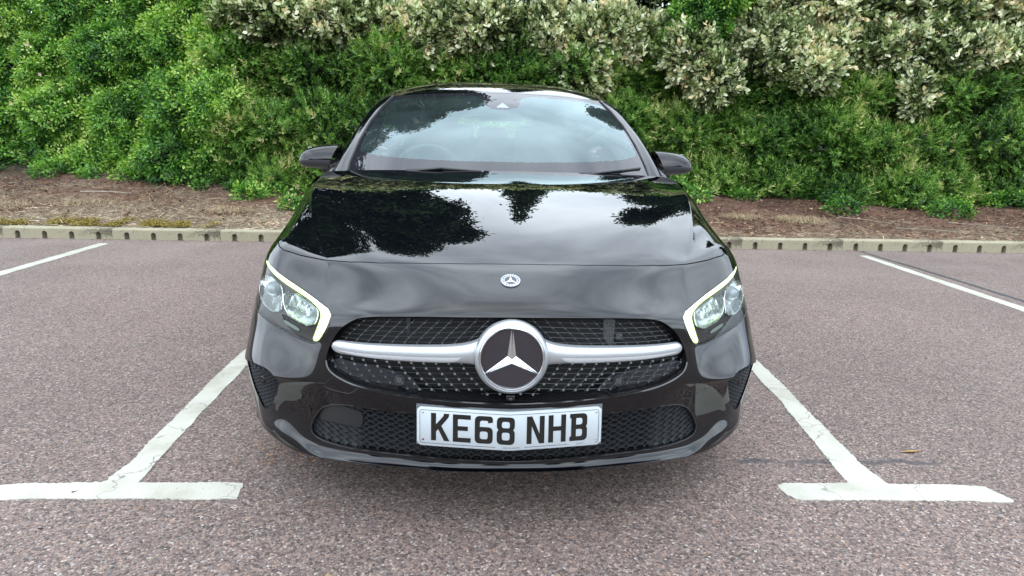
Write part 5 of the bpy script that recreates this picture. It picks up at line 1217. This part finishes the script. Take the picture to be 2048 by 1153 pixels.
# dense core behind everything, so the bank is closed
shrub('rose_bush', wall_lobes(-9.2,-5.3, ybase, .25, 2.9, 4, .62,.55,.5), nn(6200), 'rose', ROSE, 'leafy green wild rose bush with pink flowers at the far left of the hedge', 'bush', HG)
shrub('rose_bush', wall_lobes(-5.5,-3.45, ybase, .42, 3.1, 3, .52,.55,.5), nn(4800), 'rose', ROSE, 'tall bright green wild rose bush left of the car, without flowers', 'bush', HG)
shrub('narrow_leaved_shrub', wall_lobes(-3.7,-1.3, ybase, .12, 2.15, 5, .46,.5,.42), nn(5600), 'narrow', NAR2, 'narrow leaved green shrub just left of the car, above the left door mirror', 'shrub', HG)
shrub('narrow_leaved_shrub', wall_lobes(-1.4,1.5, ybase, .12, 2.15, 6, .46,.5,.42), nn(5200), 'narrow', NAR2, 'narrow leaved green shrub directly behind the roof of the car', 'shrub', HG)
shrub('narrow_leaved_shrub', wall_lobes(1.3,3.4, ybase, .12, 2.25, 5, .46,.5,.42), nn(5200), 'narrow', NAR, 'narrow leaved shrub behind and above the right door mirror', 'shrub', HG)
shrub('narrow_leaved_shrub', wall_lobes(3.3,5.3, ybase, .12, 2.05, 5, .46,.5,.42), nn(5600), 'narrow', NAR, 'dark green narrow leaved shrub behind the large straw tuft', 'shrub', HG)
shrub('narrow_leaved_shrub', wall_lobes(5.2,8.6, ybase, .12, 1.95, 7, .48,.5,.42), nn(6500), 'narrow', NAR2, 'narrow leaved shrub at the far right edge of the hedge', 'shrub', HG)
yb2 = lambda x: ybase(x)+.5
shrub('silver_leaved_bush', wall_lobes(-3.6,-1.2, yb2, 2.35, 3.9, 5, .5,.5,.42), nn(4300), 'silver', SILV, 'pale silver leaved bush above the left windscreen pillar', 'bush', HG)
shrub('silver_leaved_bush', wall_lobes(-1.3,1.0, yb2, 2.3, 3.9, 5, .5,.5,.42), nn(4300), 'silver', SILV, 'pale silver leaved bush directly above the middle of the car roof', 'bush', HG)
shrub('silver_leaved_bush', wall_lobes(1.1,2.6, yb2, 2.3, 3.9, 4, .5,.5,.42)+[(1.3,9.9,2.0,.4,.35,.35),(2.85,9.75,2.3,.38,.35,.4),(3.15,9.65,1.95,.36,.35,.38)], nn(3900), 'silver', SILV, 'pale silver leaved bush above the right windscreen pillar, drooping at its right end', 'bush', HG)
shrub('silver_leaved_bush', wall_lobes(3.4,5.6, yb2, 2.15, 3.9, 5, .5,.5,.42)+[(4.6,9.5,2.1,.36,.3,.28),(5.9,9.2,1.80,.2,.2,.28)], nn(4600), 'silver', SILV, 'large whitish silver leaved bush hanging over the hedge right of the car', 'bush', HG)
shrub('silver_leaved_bush', wall_lobes(5.4,9.0, lambda x: ybase(x)+.45, 2.1, 3.9, 7, .5,.5,.42), nn(6600), 'silver', SILV, 'whitish silver leaved bush in the top right corner', 'bush', HG)
shrub('rose_bush', [(3.0,9.9,2.75,.42,.35,.42),(3.25,9.9,3.2,.45,.4,.45),(2.7,9.95,2.4,.3,.3,.3)], nn(800), 'rose', ROSE, 'small bright green leafy shoot between two silver leaved bushes right of the car', 'bush', HG, stems=3)
shrub('bank_thicket', wall_lobes(-11,15, lambda x: ybase(x)+1.6, 1.6, 4.4, 20, .95,.7,.6), nn(9000), 'rose', NAR, 'dark green thicket on the bank behind and above all the hedge shrubs', 'thicket', HG, big=2.3)
# ivy and low sprouts along the hedge foot: nobody could count them
lb = []
for i in range(46):
    x = rng.uniform(-8.5, 9.5); y = ybase(x)-.05+rng.uniform(-.22, .25); r = rng.uniform(.06, .20); lb.append((x, y, float(vz(x, y))+r*.3, r*1.3, r, r*.75))
for x, y, r in ((-2.35,7.95,.13),(-3.05,8.5,.16),(4.6,8.35,.16),(5.9,8.15,.2),(2.75,8.7,.16)): lb.append((x, y, float(vz(x, y))+r*.3, r*1.2, r, r*.8))
P, nr, dp = lobes_sample(lb, 1500, .5); C, U, W, T = sprigs(P, nr, dp, 'rose'); tag(quads_obj('ground_cover', C, U, W, T-.08, ROSE, shape='leaf'), 'ivy and low leafy sprouts along the foot of the hedge', 'ground cover', kind='stuff')
# pink rose flowers
PETAL = pmat('rose_petal', (.72,.42,.45), .6); 
for k, (px, py, lab) in enumerate(((55,90,'topmost'), (80,149,'second from the top'), (22,208,'leftmost'))):
    y = 9.95; d = _f+_r2*((px-1024)/1303.65)+_d2*((py-576.5)/1303.65); p = Vector((0,0,CAM_H))+d*(y/d.y); m = MB()
    p = p-d*.3*.12*0
    for q in range(5):
        a = q*2*math.pi/5; m.add([p+Vector((0,0,0)), p+Vector((.018*math.cos(a-.5), -.006, .018*math.sin(a-.5))), p+Vector((.028*math.cos(a), -.010, .028*math.sin(a))), p+Vector((.018*math.cos(a+.5), -.006, .018*math.sin(a+.5)))], [(0,1,2,3)])
    tag(m.build('rose_flower', PETAL, smooth=False), 'small pink rose flower in the far left bush, '+lab+' of three', 'flower', 'pink flowers on the wild rose bush')
# ------------------------------------------------------------------ tall trees on the bank (seen mirrored in the bonnet, windscreen and roof)
TREE = tone_mat('tree_leaf', [(0,(.008,.016,.006)),(.5,(.022,.045,.012)),(1,(.07,.12,.03))], .5, .25, .3)
def tree(x, y, h, lobes, n, lab, r=.22, grp='tall trees on the bank beyond the hedge'):
    z0 = float(vz(x, min(y, 39))) if y > 0 else 0.0; root = empty('tree', (x, y, z0)); tag(root, lab, 'tree', grp)
    m = MB(); m.tube([(0,0,-.2),(.05,.05,h*.35),(-.05,0,h*.7),(0,0,h*.95)], [r, r*.75, r*.45, r*.1], 10)
    for l in lobes:
        s = Vector((0,0,min(h*.75, max(1.5, l[2]-l[5]*1.0)))); e = Vector(l[:3]); m.tube([s, s.lerp(e, .5)+Vector((0,0,.2)), e], [r*.35, r*.22, r*.08], 6)
    m.build('trunk', BARKD, root)
    w = np.array([l[3]*l[4]*l[5] for l in lobes]); pk = rng.choice(len(lobes), n, p=w/w.sum()); Lb = np.array(lobes)[pk]; d = unit(rng.normal(size=(n,3))); rr = rng.uniform(.35, 1.05, (n,1))**.6
    rr = rr*(1+.18*np.sin(d[:, :1]*7+Lb[:, :1]*3)*np.sin(d[:, 2:]*6+Lb[:, 2:3]))
    P = Lb[:, :3]+d*Lb[:, 3:6]*rr; k = 5; C = np.repeat(P, k, 0)+rng.normal(0, .13, (n*k,3)); U = unit(rng.normal(size=(n*k,3))+np.array([0,0,-.3]))*rng.uniform(.14,.28,(n*k,1)); W = perp(U)*.065
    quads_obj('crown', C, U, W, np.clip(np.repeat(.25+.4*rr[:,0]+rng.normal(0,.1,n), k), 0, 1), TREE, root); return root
def cluster(n, cx_, cy_, cz, rx, ry, rz, s):
    out = []
    for i in range(n):
        d = unit(rng.normal(size=3))*rng.uniform(.3,.85); out.append((cx_+d[0]*rx, cy_+d[1]*ry, cz+d[2]*rz, s*rng.uniform(.7,1.2), s*rng.uniform(.7,1.2), s*rng.uniform(.6,.95)))
    return out
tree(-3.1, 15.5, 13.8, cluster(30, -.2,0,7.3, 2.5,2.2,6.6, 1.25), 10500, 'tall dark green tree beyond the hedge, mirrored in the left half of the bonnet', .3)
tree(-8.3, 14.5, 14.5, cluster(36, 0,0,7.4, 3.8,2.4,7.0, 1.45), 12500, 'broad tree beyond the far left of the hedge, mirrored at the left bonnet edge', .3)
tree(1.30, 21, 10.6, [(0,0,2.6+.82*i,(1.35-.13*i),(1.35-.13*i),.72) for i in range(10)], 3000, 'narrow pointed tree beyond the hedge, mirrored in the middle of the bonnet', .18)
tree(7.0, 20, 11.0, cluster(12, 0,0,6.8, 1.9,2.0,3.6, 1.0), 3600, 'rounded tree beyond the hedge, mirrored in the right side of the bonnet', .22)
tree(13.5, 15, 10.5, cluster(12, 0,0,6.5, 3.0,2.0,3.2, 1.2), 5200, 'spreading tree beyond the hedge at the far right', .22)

# trees across the car park behind the viewer: the paintwork and the chrome mirror them
G3 = 'trees across the car park, behind the viewer'; L3 = 'broad dark tree across the car park behind the viewer, first from the left'
t0 = tree(-26, -27, 8.5, cluster(14, 0,0,5.0, 3.6,2.4,3.4, 1.5)+[(dx, 0, 1.4, 1.6, 1.2, 1.3) for dx in (-3.6,-1.8,0,1.8,3.6)], 4200, L3, .3, G3)
for i, (x, y, s) in enumerate(((-17,-30,1.05),(-8.5,-28,.8),(0,-31,1.0),(9,-28,.85),(17.5,-30,1.1),(27,-27,.95))):
    r = t0.copy(); link(r); r['label'] = 'broad dark tree across the car park behind the viewer, %s from the left' % ['second','third','fourth','fifth','sixth','seventh'][i]; r.location = (x, y, 0); r.rotation_euler.z = rng.uniform(0, 6); r.scale = (s, s, s)
    for ch in list(t0.children): c = ch.copy(); link(c); c.parent = r
